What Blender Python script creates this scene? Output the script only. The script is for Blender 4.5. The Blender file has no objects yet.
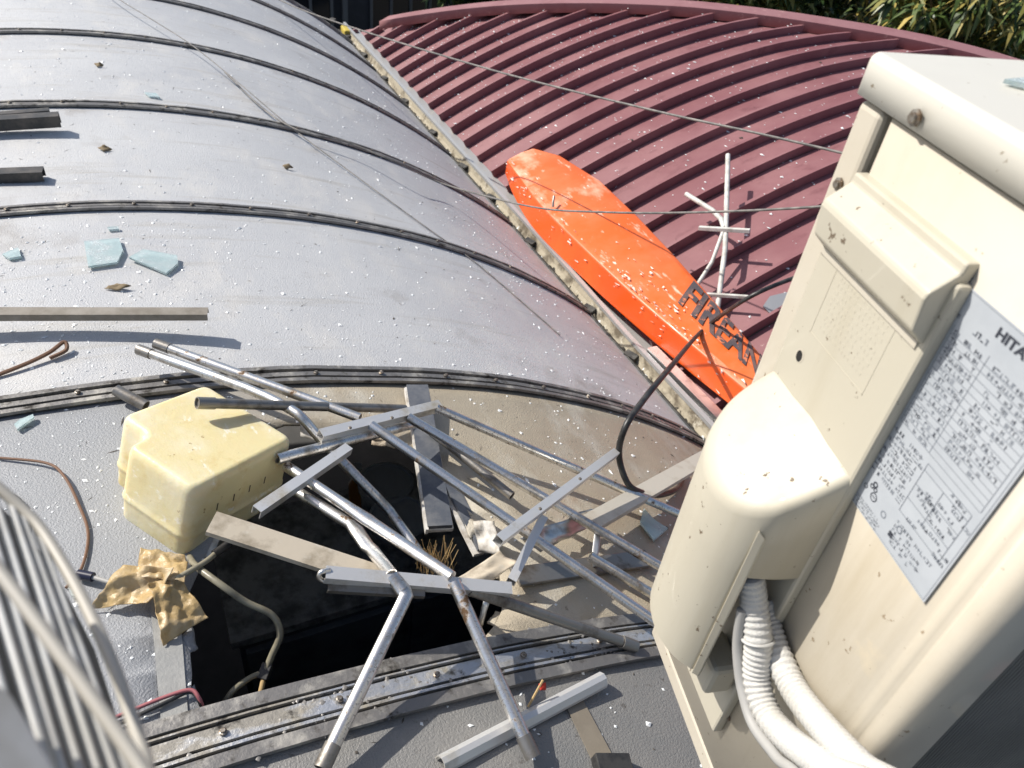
import bpy, bmesh, math, random
from mathutils import Vector, Matrix, noise
from mathutils.geometry import delaunay_2d_cdt

random.seed(7)
scene = bpy.context.scene
COL = scene.collection

# ------------------------------------------------------------------ camera
cam_d = bpy.data.cameras.new('Camera')
cam = bpy.data.objects.new('Camera', cam_d)
COL.objects.link(cam)
scene.camera = cam
cam.matrix_world = Matrix(((0.904121, 0.186679, -0.384340, 0.000000), (-0.413510, 0.608784, -0.677047, 0.000000), (0.107590, 0.771060, 0.627607, 4.000000), (0.000000, 0.000000, 0.000000, 1.000000)))
cam_d.sensor_width = 36.0
cam_d.lens = 770.0 / 1024.0 * 36.0
cam_d.clip_start = 0.02
cam_d.clip_end = 400.0
cam_d.dof.use_dof = True
cam_d.dof.focus_distance = 1.25
cam_d.dof.aperture_fstop = 10.0

# ------------------------------------------------------------------ light
SUN_AZ, SUN_EL = math.radians(-47.0), math.radians(44.0)      # azimuth measured from +Y towards +X
world = bpy.data.worlds.new('World')
scene.world = world
world.use_nodes = True
wn = world.node_tree
for n_ in list(wn.nodes):
    wn.nodes.remove(n_)
sky_t = wn.nodes.new('ShaderNodeTexSky')
sky_t.sky_type = 'NISHITA'
sky_t.sun_disc = False
sky_t.sun_elevation = SUN_EL
sky_t.sun_rotation = SUN_AZ
sky_t.air_density = 1.0
sky_t.dust_density = 2.0
bg = wn.nodes.new('ShaderNodeBackground')
bg.inputs['Strength'].default_value = 0.105
wo = wn.nodes.new('ShaderNodeOutputWorld')
wn.links.new(sky_t.outputs[0], bg.inputs[0])
wn.links.new(bg.outputs[0], wo.inputs[0])
sun_d = bpy.data.lights.new('Sun', 'SUN')
sun_d.energy = 4.7
sun_d.angle = math.radians(0.53)
sun_d.color = (1.0, 0.95, 0.87)
sun = bpy.data.objects.new('Sun', sun_d)
COL.objects.link(sun)
to_sun = Vector((math.sin(SUN_AZ) * math.cos(SUN_EL), math.cos(SUN_AZ) * math.cos(SUN_EL), math.sin(SUN_EL)))
sun.rotation_euler = to_sun.to_track_quat('Z', 'Y').to_euler()
sun.location = (-6, 12, 12)
scene.view_settings.view_transform = 'Standard'
scene.view_settings.look = 'None'
scene.view_settings.gamma = 1.0
scene.view_settings.exposure = 0.22

# ------------------------------------------------------------------ materials
MATS = {}


def mat(name, base, rough=0.5, metal=0.0, var=None, vscale=8.0, vlo=0.42, vhi=0.62, bump=0.0, bscale=120.0,
        spec=0.5, trans=0.0, coat=0.0, rvar=0.0, stretch=None, sub=None, layers=(), bdist=0.004, detail=6.0):
    """Principled material; var = second colour mixed in by a noise; layers = [(colour, scale, lo, hi, rough, stretch)]."""
    m = bpy.data.materials.new(name)
    m.use_nodes = True
    nt = m.node_tree
    L = nt.links.new
    p = nt.nodes['Principled BSDF']
    p.inputs['Base Color'].default_value = (*base, 1)
    p.inputs['Roughness'].default_value = rough
    p.inputs['Metallic'].default_value = metal
    p.inputs['Specular IOR Level'].default_value = spec
    p.inputs['Transmission Weight'].default_value = trans
    p.inputs['Coat Weight'].default_value = coat
    if sub:
        p.inputs['Subsurface Weight'].default_value = sub
        p.inputs['Subsurface Radius'].default_value = (0.03, 0.02, 0.01)
        p.inputs['Subsurface Scale'].default_value = 1.0
    tc = nt.nodes.new('ShaderNodeTexCoord')

    def nz(scale, stretch, det=detail, seed=0.0):
        mp = nt.nodes.new('ShaderNodeMapping')
        mp.inputs['Location'].default_value = (seed, seed * 1.7, seed * 0.6)
        if stretch:
            mp.inputs['Scale'].default_value = stretch
        L(tc.outputs['Object'], mp.inputs[0])
        t = nt.nodes.new('ShaderNodeTexNoise')
        t.inputs['Scale'].default_value = scale
        t.inputs['Detail'].default_value = det
        t.inputs['Roughness'].default_value = 0.65
        L(mp.outputs[0], t.inputs[0])
        return t

    def ramp(src, lo, hi):
        r = nt.nodes.new('ShaderNodeMapRange')
        r.inputs['From Min'].default_value = lo
        r.inputs['From Max'].default_value = hi
        L(src, r.inputs['Value'])
        return r.outputs[0]
    col = None
    rsrc = None
    lay = list(layers)
    if var is not None:
        lay.insert(0, (var, vscale, vlo, vhi, None, stretch))
    for i, (c2, sc, lo, hi, r2, st) in enumerate(lay):
        f = ramp(nz(sc, st, seed=3.1 * i).outputs[0], lo, hi)
        mx = nt.nodes.new('ShaderNodeMix')
        mx.data_type = 'RGBA'
        L(f, mx.inputs[0])
        if col is None:
            mx.inputs[6].default_value = (*base, 1)
        else:
            L(col, mx.inputs[6])
        mx.inputs[7].default_value = (*c2, 1)
        col = mx.outputs[2]
        if r2 is not None:
            mr = nt.nodes.new('ShaderNodeMix')
            L(f, mr.inputs[0])
            if rsrc is None:
                mr.inputs[2].default_value = rough
            else:
                L(rsrc, mr.inputs[2])
            mr.inputs[3].default_value = r2
            rsrc = mr.outputs[0]
    if col is not None:
        L(col, p.inputs['Base Color'])
    if rsrc is not None:
        L(rsrc, p.inputs['Roughness'])
    if bump:
        b = nt.nodes.new('ShaderNodeBump')
        b.inputs['Strength'].default_value = bump
        b.inputs['Distance'].default_value = bdist
        L(nz(bscale, stretch if var is None else None, 3.0).outputs[0], b.inputs['Height'])
        L(b.outputs[0], p.inputs['Normal'])
    MATS[name] = m
    return m


dust = (0.40, 0.39, 0.36)
mat('canopy', (0.48, 0.486, 0.498), 0.40, layers=[((0.55, 0.555, 0.56), 1.6, .40, .66, .44, None), ((0.58, 0.57, 0.55), 7, .52, .76, .62, (1, .5, 1)),
    ((0.35, 0.335, 0.32), 3.1, .60, .75, .5, None), ((0.30, 0.28, 0.26), 55, .64, .72, .7, None), ((0.42, 0.41, 0.39), 9, .55, .72, .6, (.22, 2.4, .22))], bump=.75, bscale=260, bdist=.003)
mat('canopy_tan', (0.36, 0.31, 0.235), 0.40, layers=[((0.44, 0.385, 0.29), 2.2, .42, .62, .45, None), ((0.52, 0.49, 0.42), 9, .52, .74, .6, (1, .5, 1)),
    ((0.36, 0.23, 0.14), 1.9, .55, .70, .45, None), ((0.15, 0.12, 0.09), 50, .64, .72, .7, None)], bump=.75, bscale=260, bdist=.003)
mat('canopy_dark', (0.20, 0.20, 0.195), 0.38, layers=[((0.255, 0.245, 0.23), 2.0, .42, .64, .45, None), ((0.36, 0.35, 0.33), 9, .56, .78, .6, (1, .5, 1)),
    ((0.09, 0.08, 0.07), 40, .62, .72, .7, None)], bump=.75, bscale=260, bdist=.003)  # darker grey than the other panels, used for the near ones
mat('rail_near', (0.58, 0.59, 0.61), 0.36, .7, layers=[((0.34, 0.32, 0.285), 5, .46, .56, .75, (1, 3, 1)), ((0.42, 0.39, 0.33), 22, .52, .64, .8, None), ((0.05, 0.045, 0.04), 34, .56, .68, .85, None)], bump=.5, bscale=70)
mat('flat_pale', (0.56, 0.52, 0.44), 0.45, .1, layers=[((0.44, 0.39, 0.31), 12, .52, .70, .6, None)], bump=.1)
mat('bar_brown', (0.30, 0.27, 0.23), 0.55, .1, var=(0.20, 0.175, 0.14), vscale=12, bump=.1)
mat('bar_black', (0.045, 0.045, 0.045), 0.5, .3, var=(0.10, 0.09, 0.08), vscale=20)
# the holed panel: shade painted as grey towards the ridge, browned towards the eave
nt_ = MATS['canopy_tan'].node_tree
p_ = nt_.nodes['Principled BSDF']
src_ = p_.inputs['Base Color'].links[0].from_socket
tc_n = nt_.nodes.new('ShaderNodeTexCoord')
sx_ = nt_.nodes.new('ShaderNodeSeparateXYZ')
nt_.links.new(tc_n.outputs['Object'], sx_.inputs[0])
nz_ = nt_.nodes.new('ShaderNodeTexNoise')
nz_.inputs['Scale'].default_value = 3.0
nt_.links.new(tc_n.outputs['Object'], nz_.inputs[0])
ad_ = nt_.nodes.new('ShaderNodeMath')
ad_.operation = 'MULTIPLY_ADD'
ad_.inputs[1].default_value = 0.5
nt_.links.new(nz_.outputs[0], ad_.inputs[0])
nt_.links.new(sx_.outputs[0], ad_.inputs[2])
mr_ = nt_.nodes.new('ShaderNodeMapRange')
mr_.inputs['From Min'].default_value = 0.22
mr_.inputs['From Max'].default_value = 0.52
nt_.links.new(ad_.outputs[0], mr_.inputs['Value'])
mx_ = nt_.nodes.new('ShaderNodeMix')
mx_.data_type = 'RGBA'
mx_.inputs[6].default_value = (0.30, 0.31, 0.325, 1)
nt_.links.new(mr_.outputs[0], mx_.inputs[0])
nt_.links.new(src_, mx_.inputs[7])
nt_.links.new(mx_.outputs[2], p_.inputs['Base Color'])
mat('gasket', (0.018, 0.018, 0.018), 0.7, var=(0.09, 0.085, 0.075), vscale=30, bump=.3, bscale=200)
mat('rail', (0.22, 0.21, 0.20), 0.48, .5, layers=[((0.44, 0.42, 0.38), 14, .50, .66, .7, None), ((0.05, 0.045, 0.04), 26, .55, .68, .8, None)], bump=.3, bscale=90)
mat('alu', (0.55, 0.55, 0.55), 0.34, 1.0, layers=[((0.28, 0.26, 0.23), 12, .55, .72, .7, None)], bump=.15, bscale=80)
mat('alu_white', (0.76, 0.75, 0.73), 0.42, .55, layers=[((0.42, 0.38, 0.30), 9, .56, .74, .7, None)], bump=.1, bscale=60)
mat('steel', (0.80, 0.785, 0.76), 0.34, 1.0, layers=[((0.30, 0.27, 0.225), 16, .52, .70, .5, None), ((0.20, 0.13, 0.08), 28, .58, .66, .8, None), ((0.35, 0.33, 0.30), 70, .56, .66, .6, (4, 4, .5))], bump=.08, bscale=120)
mat('steel_dark', (0.30, 0.285, 0.265), 0.42, .8, layers=[((0.12, 0.10, 0.08), 18, .50, .70, .7, None)], bump=.12, bscale=90)
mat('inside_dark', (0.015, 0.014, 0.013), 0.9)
mat('tan_steel', (0.56, 0.49, 0.385), 0.45, .0, layers=[((0.30, 0.25, 0.18), 14, .50, .68, .7, (1, 1, 1)), ((0.60, 0.56, 0.48), 30, .58, .72, .6, None)], bump=.1, bscale=70)
mat('red_metal', (0.225, 0.092, 0.100), 0.5, layers=[((0.275, 0.128, 0.134), 2.4, .42, .66, .6, None), ((0.165, 0.062, 0.068), 6.5, .56, .74, .5, (1, 2, 1)), ((0.45, 0.31, 0.29), 45, .66, .76, .8, None)], bump=.10, bscale=25)
mat('red_cap', (0.285, 0.135, 0.14), 0.55, layers=[((0.235, 0.10, 0.105), 5, .48, .70, .6, None), ((0.44, 0.27, 0.25), 22, .60, .74, .8, None)], bump=.10, bscale=30)
mat('gutter_tan', (0.40, 0.355, 0.265), 0.7, layers=[((0.14, 0.115, 0.08), 7, .50, .62, .85, None), ((0.60, 0.56, 0.46), 19, .58, .70, .8, None)], bump=.5, bscale=40)
mat('gutter_white', (0.46, 0.46, 0.45), 0.42, .4, layers=[((0.40, 0.38, 0.34), 11, .56, .72, .7, None)], bump=.1)
mat('grime', (0.045, 0.040, 0.033), 0.9, var=(0.20, 0.175, 0.13), vscale=28, vlo=.5, vhi=.7, bump=.6, bscale=70)
mat('orange', (0.78, 0.130, 0.016), 0.36, layers=[((0.74, 0.175, 0.055), 3.2, .44, .66, .48, None), ((0.82, 0.42, 0.28), 3.0, .555, .66, .7, (1, .6, 1)), ((0.84, 0.52, 0.38), 26, .60, .68, .7, (1, .25, 1)),
    ((0.84, 0.74, 0.64), 38, .675, .70, .7, (1, .3, 1))], bump=.06, bscale=30, coat=.15)
mat('orange_side', (0.78, 0.090, 0.007), 0.38, layers=[((0.74, 0.115, 0.012), 4, .44, .66, .45, None), ((0.90, 0.80, 0.70), 15, .675, .69, .7, (1, .4, 1))], bump=.06, bscale=30, coat=.15)
mat('flake', (0.78, 0.70, 0.62), .7)
mat('letter', (0.075, 0.06, 0.065), 0.6, layers=[((0.16, 0.10, 0.09), 12, .48, .62, .6, None), ((0.70, 0.20, 0.08), 34, .565, .60, .6, (1, .5, 1))])
mat('tank', (0.76, 0.655, 0.36), 0.42, layers=[((0.80, 0.735, 0.53), 7, .44, .64, .5, None), ((0.66, 0.51, 0.22), 12, .56, .72, .6, None), ((0.86, 0.81, 0.66), 45, .60, .68, .6, (1, .4, 1)), ((0.40, 0.28, 0.12), 60, .665, .70, .7, None)], bump=.25, bscale=55, sub=.25, coat=.05)
mat('tank_mark', (0.06, 0.05, 0.035), .8)
mat('foam', (0.60, 0.43, 0.20), 0.42, layers=[((0.66, 0.54, 0.36), 14, .48, .64, .5, None), ((0.30, 0.19, 0.08), 30, .58, .72, .7, None)], bump=.5, bscale=90, trans=.3)
mat('hose', (0.30, 0.275, 0.20), 0.32, layers=[((0.16, 0.14, 0.10), 30, .5, .7, .5, None)], trans=.15)
mat('black_rubber', (0.014, 0.014, 0.015), 0.42, var=(0.05, 0.048, 0.045), vscale=30)
mat('navy', (0.012, 0.013, 0.035), 0.35)
mat('wire_red', (0.34, 0.11, 0.12), 0.5)
mat('wire_brown', (0.18, 0.095, 0.055), 0.7)
mat('wire_grey', (0.11, 0.105, 0.10), 0.55, var=(0.24, 0.22, 0.20), vscale=25)
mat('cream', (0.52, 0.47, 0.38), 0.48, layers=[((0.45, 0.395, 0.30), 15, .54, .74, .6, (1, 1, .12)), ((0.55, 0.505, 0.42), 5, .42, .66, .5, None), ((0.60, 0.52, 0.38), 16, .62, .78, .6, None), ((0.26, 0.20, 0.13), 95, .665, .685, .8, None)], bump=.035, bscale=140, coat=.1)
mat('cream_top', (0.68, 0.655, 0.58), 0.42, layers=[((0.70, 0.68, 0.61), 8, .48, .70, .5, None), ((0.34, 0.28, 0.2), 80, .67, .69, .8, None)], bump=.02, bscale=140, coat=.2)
mat('cream_cover', (0.51, 0.475, 0.385), 0.46, layers=[((0.47, 0.43, 0.335), 16, .54, .74, .6, (1, 1, .12)), ((0.49, 0.45, 0.36), 9, .50, .72, .5, None), ((0.16, 0.12, 0.08), 85, .655, .675, .8, None)], bump=.02, bscale=160, coat=.1)
mat('screw', (0.30, 0.28, 0.25), 0.5, .8, var=(0.16, 0.11, 0.07), vscale=90)
mat('sticker', (0.46, 0.49, 0.525), 0.45, var=(0.40, 0.43, 0.465), vscale=9)
mat('print', (0.035, 0.04, 0.055), 0.6)
mat('print_faint', (0.16, 0.18, 0.215), 0.6)
mat('lagging', (0.58, 0.57, 0.54), 0.62, layers=[((0.50, 0.48, 0.43), 14, .54, .74, .7, None)], bump=.6, bscale=420, bdist=.002)
mat('cable_grey', (0.36, 0.355, 0.34), .55)
mat('fin', (0.27, 0.275, 0.265), 0.5, .4, var=(0.34, 0.34, 0.33), vscale=6)
mat('coil_dark', (0.05, 0.052, 0.05), 0.7)
mat('white_wire', (0.58, 0.585, 0.58), 0.5, var=(0.44, 0.43, 0.40), vscale=12)
mat('tan_wire', (0.42, 0.395, 0.345), 0.45)
mat('glass', (0.66, 0.80, 0.80), 0.12, layers=[((0.82, 0.88, 0.88), 18, .46, .66, .35, None)], bump=.25, bscale=60, trans=.5)
mat('crumb', (0.88, 0.89, 0.89), 0.35, var=(0.74, 0.78, 0.78), vscale=60)
mat('crumb_dark', (0.07, 0.06, 0.05), .85)
mat('leaf_litter', (0.20, 0.15, 0.085), .8)
mat('showthrough', (0.27, 0.272, 0.265), 0.5, layers=[((0.33, 0.33, 0.315), 18, .46, .64, .6, None)], bump=.2, bscale=200)
mat('showthrough_tan', (0.25, 0.215, 0.165), 0.42, var=(0.20, 0.17, 0.13), vscale=10)
mat('plank_top', (0.085, 0.095, 0.115), 0.5, var=(0.15, 0.155, 0.165), vscale=18, bump=.2, bscale=60)
mat('plank_edge', (0.66, 0.64, 0.60), 0.65, var=(0.42, 0.38, 0.32), vscale=30)
mat('straw', (0.46, 0.32, 0.15), .8)
mat('stick_white', (0.62, 0.61, 0.57), 0.5, var=(0.42, 0.40, 0.36), vscale=20)
mat('grey_sheet', (0.24, 0.25, 0.27), .35, .3)
mat('yellow', (0.58, 0.44, 0.07), .7, var=(0.34, 0.30, 0.08), vscale=20)
mat('red_bit', (0.62, 0.05, 0.03), .5)
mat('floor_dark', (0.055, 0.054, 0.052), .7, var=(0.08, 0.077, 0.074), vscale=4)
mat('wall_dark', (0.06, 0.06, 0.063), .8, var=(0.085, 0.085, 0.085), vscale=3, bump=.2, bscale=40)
mat('wall_block', (0.19, 0.18, 0.165), .85, var=(0.25, 0.235, 0.21), vscale=2.5, bump=.3, bscale=60)
mat('bucket', (0.74, 0.78, 0.79), .45, var=(0.26, 0.28, 0.29), vscale=12)
mat('bucket_lid', (0.66, 0.70, 0.70), .5)
mat('cabinet', (0.30, 0.35, 0.40), .5, var=(0.22, 0.24, 0.27), vscale=4)
mat('amber', (0.55, 0.24, 0.05), .4)
mat('house_wall', (0.050, 0.053, 0.060), .7, var=(0.075, 0.078, 0.085), vscale=3)
mat('house_trim', (0.16, 0.17, 0.18), .5, .3)
mat('dark_glass', (0.012, 0.016, 0.022), .08)
mat('bark', (0.13, 0.10, 0.07), .9, var=(0.20, 0.16, 0.12), vscale=12, bump=.6, bscale=30)
mat('ground', (0.10, 0.095, 0.085), .9, var=(0.15, 0.14, 0.12), vscale=.6, bump=.4, bscale=12)


def leaf_mat(name, cols):
    m = bpy.data.materials.new(name)
    m.use_nodes = True
    nt = m.node_tree
    p = nt.nodes['Principled BSDF']
    g = nt.nodes.new('ShaderNodeNewGeometry')
    r = nt.nodes.new('ShaderNodeValToRGB')
    while len(r.color_ramp.elements) < len(cols):
        r.color_ramp.elements.new(0.5)
    for e, (pos, c) in zip(r.color_ramp.elements, cols):
        e.position = pos
        e.color = (*c, 1)
    nt.links.new(g.outputs['Random Per Island'], r.inputs[0])
    nt.links.new(r.outputs[0], p.inputs['Base Color'])
    p.inputs['Roughness'].default_value = 0.45
    p.inputs['Subsurface Weight'].default_value = 0.0
    MATS[name] = m


leaf_mat('leaf_green', [(0, (.022, .05, .014)), (.5, (.045, .085, .022)), (.8, (.09, .13, .03)), (1, (.26, .26, .06))])
leaf_mat('leaf_yellow', [(0, (.035, .065, .014)), (.45, (.08, .12, .025)), (.75, (.26, .23, .05)), (1, (.48, .36, .10))])


# ------------------------------------------------------------------ helpers
def tag(o, label=None, cat=None, group=None, kind=None):
    if label: o['label'] = label
    if cat: o['category'] = cat
    if group: o['group'] = group
    if kind: o['kind'] = kind
    return o


def thing(name, label, cat, loc=(0, 0, 0), rot=None, group=None):
    o = bpy.data.objects.new(name, None)
    COL.objects.link(o)
    o.empty_display_size = 0.1
    o.location = loc
    if rot is not None:
        o.rotation_euler = rot
    bpy.context.view_layer.update()
    return tag(o, label, cat, group)


def wmat(o):
    b = Matrix.LocRotScale(o.location, o.rotation_euler, None)
    return b if o.parent is None else wmat(o.parent) @ o.matrix_parent_inverse @ b


def mk(name, verts, faces, m, parent=None, smooth=False, world=False):
    """one mesh object; world=True: vertices are world coordinates although there is a parent"""
    me = bpy.data.meshes.new(name)
    me.from_pydata([tuple(v) for v in verts], [], [tuple(f) for f in faces])
    me.update()
    if isinstance(m, (list, tuple)):
        for q in m: me.materials.append(MATS[q])
    else:
        me.materials.append(MATS[m])
    if smooth:
        me.polygons.foreach_set('use_smooth', [True] * len(me.polygons))
    o = bpy.data.objects.new(name, me)
    COL.objects.link(o)
    if parent is not None:
        o.parent = parent
        if world:
            mw = wmat(parent)
            o.matrix_parent_inverse = mw.inverted()
    return o


def fixn(o):
    bm = bmesh.new()
    bm.from_mesh(o.data)
    bmesh.ops.recalc_face_normals(bm, faces=bm.faces)
    bm.to_mesh(o.data)
    bm.free()
    return o


def autosmooth(o, deg=35):
    o.data.polygons.foreach_set('use_smooth', [True] * len(o.data.polygons))
    o.data.set_sharp_from_angle(angle=math.radians(deg))
    return o


def bevel(o, w, seg=2, ang=30):
    b = o.modifiers.new('bevel', 'BEVEL')
    b.width = w
    b.segments = seg
    b.limit_method = 'ANGLE'
    b.angle_limit = math.radians(ang)
    return o


def solid(o, t, off=-1):
    s = o.modifiers.new('solid', 'SOLIDIFY')
    s.thickness = t
    s.offset = off
    return o


def spline(pts, n=8):
    pts = [Vector(p) for p in pts]
    out = []
    for i in range(len(pts) - 1):
        p0 = pts[max(i - 1, 0)]; p1 = pts[i]; p2 = pts[i + 1]; p3 = pts[min(i + 2, len(pts) - 1)]
        for k in range(n):
            t = k / n
            out.append(0.5 * ((2 * p1) + (p2 - p0) * t + (2 * p0 - 5 * p1 + 4 * p2 - p3) * t * t + (3 * p1 - p0 - 3 * p2 + p3) * t ** 3))
    out.append(pts[-1])
    return out


def frames(pts):
    pts = [Vector(p) for p in pts]
    fr = []
    prev = None
    for i, p in enumerate(pts):
        if i == 0: t = pts[1] - pts[0]
        elif i == len(pts) - 1: t = pts[-1] - pts[-2]
        else: t = (pts[i + 1] - pts[i]).normalized() + (pts[i] - pts[i - 1]).normalized()
        t.normalize()
        if prev is None:
            a = Vector((0, 0, 1)) if abs(t.z) < 0.9 else Vector((1, 0, 0))
            nrm = (a - t * a.dot(t)).normalized()
        else:
            nrm = (prev - t * prev.dot(t)).normalized()
        prev = nrm
        fr.append((p, t, nrm, t.cross(nrm)))
    return fr


def tube_geo(pts, r, n=10, hollow=False, flat=None, radii=None):
    V, F = [], []
    fr = frames(pts)
    for i, (p, t, a, b) in enumerate(fr):
        rr = radii[i] if radii else r
        fa = flat[i] if flat else 1.0
        for k in range(n):
            c = 2 * math.pi * k / n
            V.append(p + a * math.cos(c) * rr * fa + b * math.sin(c) * rr / max(fa, .5) ** .5)
    m = len(fr)
    for i in range(m - 1):
        for k in range(n):
            k2 = (k + 1) % n
            F.append((i * n + k, i * n + k2, (i + 1) * n + k2, (i + 1) * n + k))
    if not hollow:
        F.append(tuple(range(n))[::-1])
        F.append(tuple((m - 1) * n + k for k in range(n)))
    else:
        for e, sgn in ((0, 1), (m - 1, -1)):
            p, t, a, b = fr[e]
            rr = radii[e] if radii else r
            b0 = len(V)
            for dep in (0.0, 0.03):
                for k in range(n):
                    c = 2 * math.pi * k / n
                    V.append(p + t * dep * sgn + (a * math.cos(c) + b * math.sin(c)) * rr * .82)
            for k in range(n):
                k2 = (k + 1) % n
                F.append((e * n + k, e * n + k2, b0 + k2, b0 + k))
                F.append((b0 + k, b0 + k2, b0 + n + k2, b0 + n + k))
            F.append(tuple(b0 + n + k for k in range(n)))
    return V, F


def tube(name, pts, r, m, parent=None, n=10, sp=0, hollow=False, flat=None, radii=None, world=True):
    if sp: pts = spline(pts, sp)
    V, F = tube_geo(pts, r, n, hollow, flat, radii)
    o = mk(name, V, F, m, parent, True, world)
    fixn(o)
    return autosmooth(o, 50)


def boxv(p0, p1, up, w, h):
    """8 corners of a bar from p0 to p1, w across, h along up (centred)"""
    p0, p1 = Vector(p0), Vector(p1)
    t = (p1 - p0).normalized()
    up = Vector(up)
    u = (up - t * up.dot(t)).normalized()
    s = t.cross(u)
    V = []
    for p in (p0, p1):
        for a, b in ((-1, -1), (1, -1), (1, 1), (-1, 1)):
            V.append(p + s * a * w / 2 + u * b * h / 2)
    return V


BOXF = [(3, 2, 1, 0), (4, 5, 6, 7), (0, 1, 5, 4), (1, 2, 6, 5), (2, 3, 7, 6), (3, 0, 4, 7)]


def bar(name, p0, p1, up, w, h, m, parent=None, bev=0.0015, world=True):
    o = mk(name, boxv(p0, p1, up, w, h), BOXF, m, parent, False, world)
    fixn(o)
    if bev: bevel(o, bev, 2)
    return o


def section(name, p0, p1, up, prof, m, parent=None, closed=False, thick=0.0, world=True, sag=0.0, seg=1):
    """open sheet profile [(across, up)] swept from p0 to p1; thickened"""
    p0, p1 = Vector(p0), Vector(p1)
    t = (p1 - p0).normalized()
    up = Vector(up)
    u = (up - t * up.dot(t)).normalized()
    s = t.cross(u)
    V, F = [], []
    n = len(prof)
    for j in range(seg + 1):
        q = p0.lerp(p1, j / seg) + u * sag * math.sin(math.pi * j / seg)
        for a, b in prof:
            V.append(q + s * a + u * b)
    for j in range(seg):
        for i in range(n - (0 if closed else 1)):
            i2 = (i + 1) % n
            F.append((j * n + i, j * n + i2, (j + 1) * n + i2, (j + 1) * n + i))
    o = mk(name, V, F, m, parent, False, world)
    if thick: solid(o, thick, 0)
    return o


def sqtube(name, p0, p1, up, w, h, m, parent=None):
    """hollow square tube with open ends"""
    prof = [(-w / 2, -h / 2), (w / 2, -h / 2), (w / 2, h / 2), (-w / 2, h / 2)]
    return section(name, p0, p1, up, prof, m, parent, closed=True, thick=0.0018)


def uchan(name, p0, p1, up, w, h, m, parent=None, thick=0.002, sag=0, seg=1):
    prof = [(-w / 2, -h), (-w / 2, 0), (w / 2, 0), (w / 2, -h)]
    return section(name, p0, p1, up, prof, m, parent, thick=thick, sag=sag, seg=seg)


def prism(name, pts, nrm, t, m, parent=None, world=True):
    """flat polygon of thickness t, pts is its top outline"""
    nrm = Vector(nrm).normalized()
    n = len(pts)
    V = [Vector(p) for p in pts] + [Vector(p) - nrm * t for p in pts]
    F = [tuple(range(n)), tuple(range(2 * n - 1, n - 1, -1))] + [(i, n + i, n + (i + 1) % n, (i + 1) % n) for i in range(n)]
    return fixn(mk(name, V, F, m, parent, False, world))


def lathe(name, prof, loc, m, parent=None, n=24):
    V, F = [], []
    for r, z in prof:
        for k in range(n):
            a = 2 * math.pi * k / n
            V.append((r * math.cos(a), r * math.sin(a), z))
    for i in range(len(prof) - 1):
        for k in range(n):
            k2 = (k + 1) % n
            F.append((i * n + k, i * n + k2, (i + 1) * n + k2, (i + 1) * n + k))
    F.append(tuple(range(n))[::-1])
    F.append(tuple((len(prof) - 1) * n + k for k in range(n)))
    o = mk(name, V, F, m, parent)
    o.location = loc
    fixn(o)
    return autosmooth(o, 40)


def crumple(name, c, nu, nv, amp, m, parent=None, thick=.002, freq=18, seed=0):
    """crumpled sheet spanned between four corners"""
    a, b, d, e = [Vector(p) for p in c]
    nrm = (b - a).cross(e - a).normalized()
    V, F = [], []
    for i in range(nu + 1):
        for j in range(nv + 1):
            u, v = i / nu, j / nv
            p = (a * (1 - u) + b * u) * (1 - v) + (e * (1 - u) + d * u) * v
            q = p * freq + Vector((seed, seed * 2, seed * 3))
            w = abs(noise.noise(q)) * 1.6 + noise.noise(q * 2.3) * .55 + noise.noise(q * 5.1) * .25
            edge = noise.noise_vector(q * .8) * amp * .6
            V.append(p + nrm * (w - .4) * amp + edge)
    for i in range(nu):
        for j in range(nv):
            k = i * (nv + 1) + j
            F.append((k, k + 1, k + nv + 2, k + nv + 1))
    o = mk(name, V, F, m, parent, True, True)
    solid(o, thick, 0)
    return o

# ================================================================== setting
ground = mk('ground', [(-120, -120, 0), (120, -120, 0), (120, 120, 0), (-120, 120, 0)], [(0, 1, 2, 3)], 'ground')
tag(ground, 'bare dark grey ground around the sheds', None, kind='structure')

# ------------------------------------------------------------------ barrel-vaulted grey canopy
CR, CX, CZ = 3.204, -0.36, -0.32          # radius, axis x, axis z
TH = math.radians(38.1)


def arc(th, y, h=0.0):
    return Vector((CX + (CR + h) * math.sin(th), y, CZ + (CR + h) * math.cos(th)))


canopy = thing('canopy_roof', 'barrel-vaulted grey sheet roof with dark joint strips and a broken hole', 'roof', (CX, 2.4, 0))
RIBS = [-0.22, 0.612, 1.435, 2.29, 3.10, 3.95, 4.70, 5.40]
EDGES = [-1.05] + RIBS + [6.02]

hole = [(0.0931, 0.8729), (0.0908, 0.8225), (0.0872, 0.7990), (0.0905, 0.7657), (0.0900, 0.7300), (0.0885, 0.7020), (0.0904, 0.6847), (0.0923, 0.6661), (0.0953, 0.6562), (0.1030, 0.6530), (0.1117, 0.6414), (0.1199, 0.6304), (0.1338, 0.6282), (0.1586, 0.6288), (0.1839, 0.6282), (0.2008, 0.6313), (0.2154, 0.6335), (0.2211, 0.6453), (0.2289, 0.6498), (0.2369, 0.6673), (0.2479, 0.6906), (0.2568, 0.7191), (0.2632, 0.7484), (0.2660, 0.7909), (0.2696, 0.8351), (0.2698, 0.8666), (0.2680, 0.9164), (0.2676, 0.9794), (0.2664, 1.0398), (0.2613, 1.0847), (0.2569, 1.1242), (0.2502, 1.1584), (0.2397, 1.1938), (0.2244, 1.2105), (0.2107, 1.2341), (0.1942, 1.2456), (0.1790, 1.2709), (0.1692, 1.2746), (0.1531, 1.2553), (0.1397, 1.2057), (0.1295, 1.1240), (0.1174, 1.0262), (0.1052, 0.9518), (0.0983, 0.9064)]      # (angle, y) outline of the hole


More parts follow.
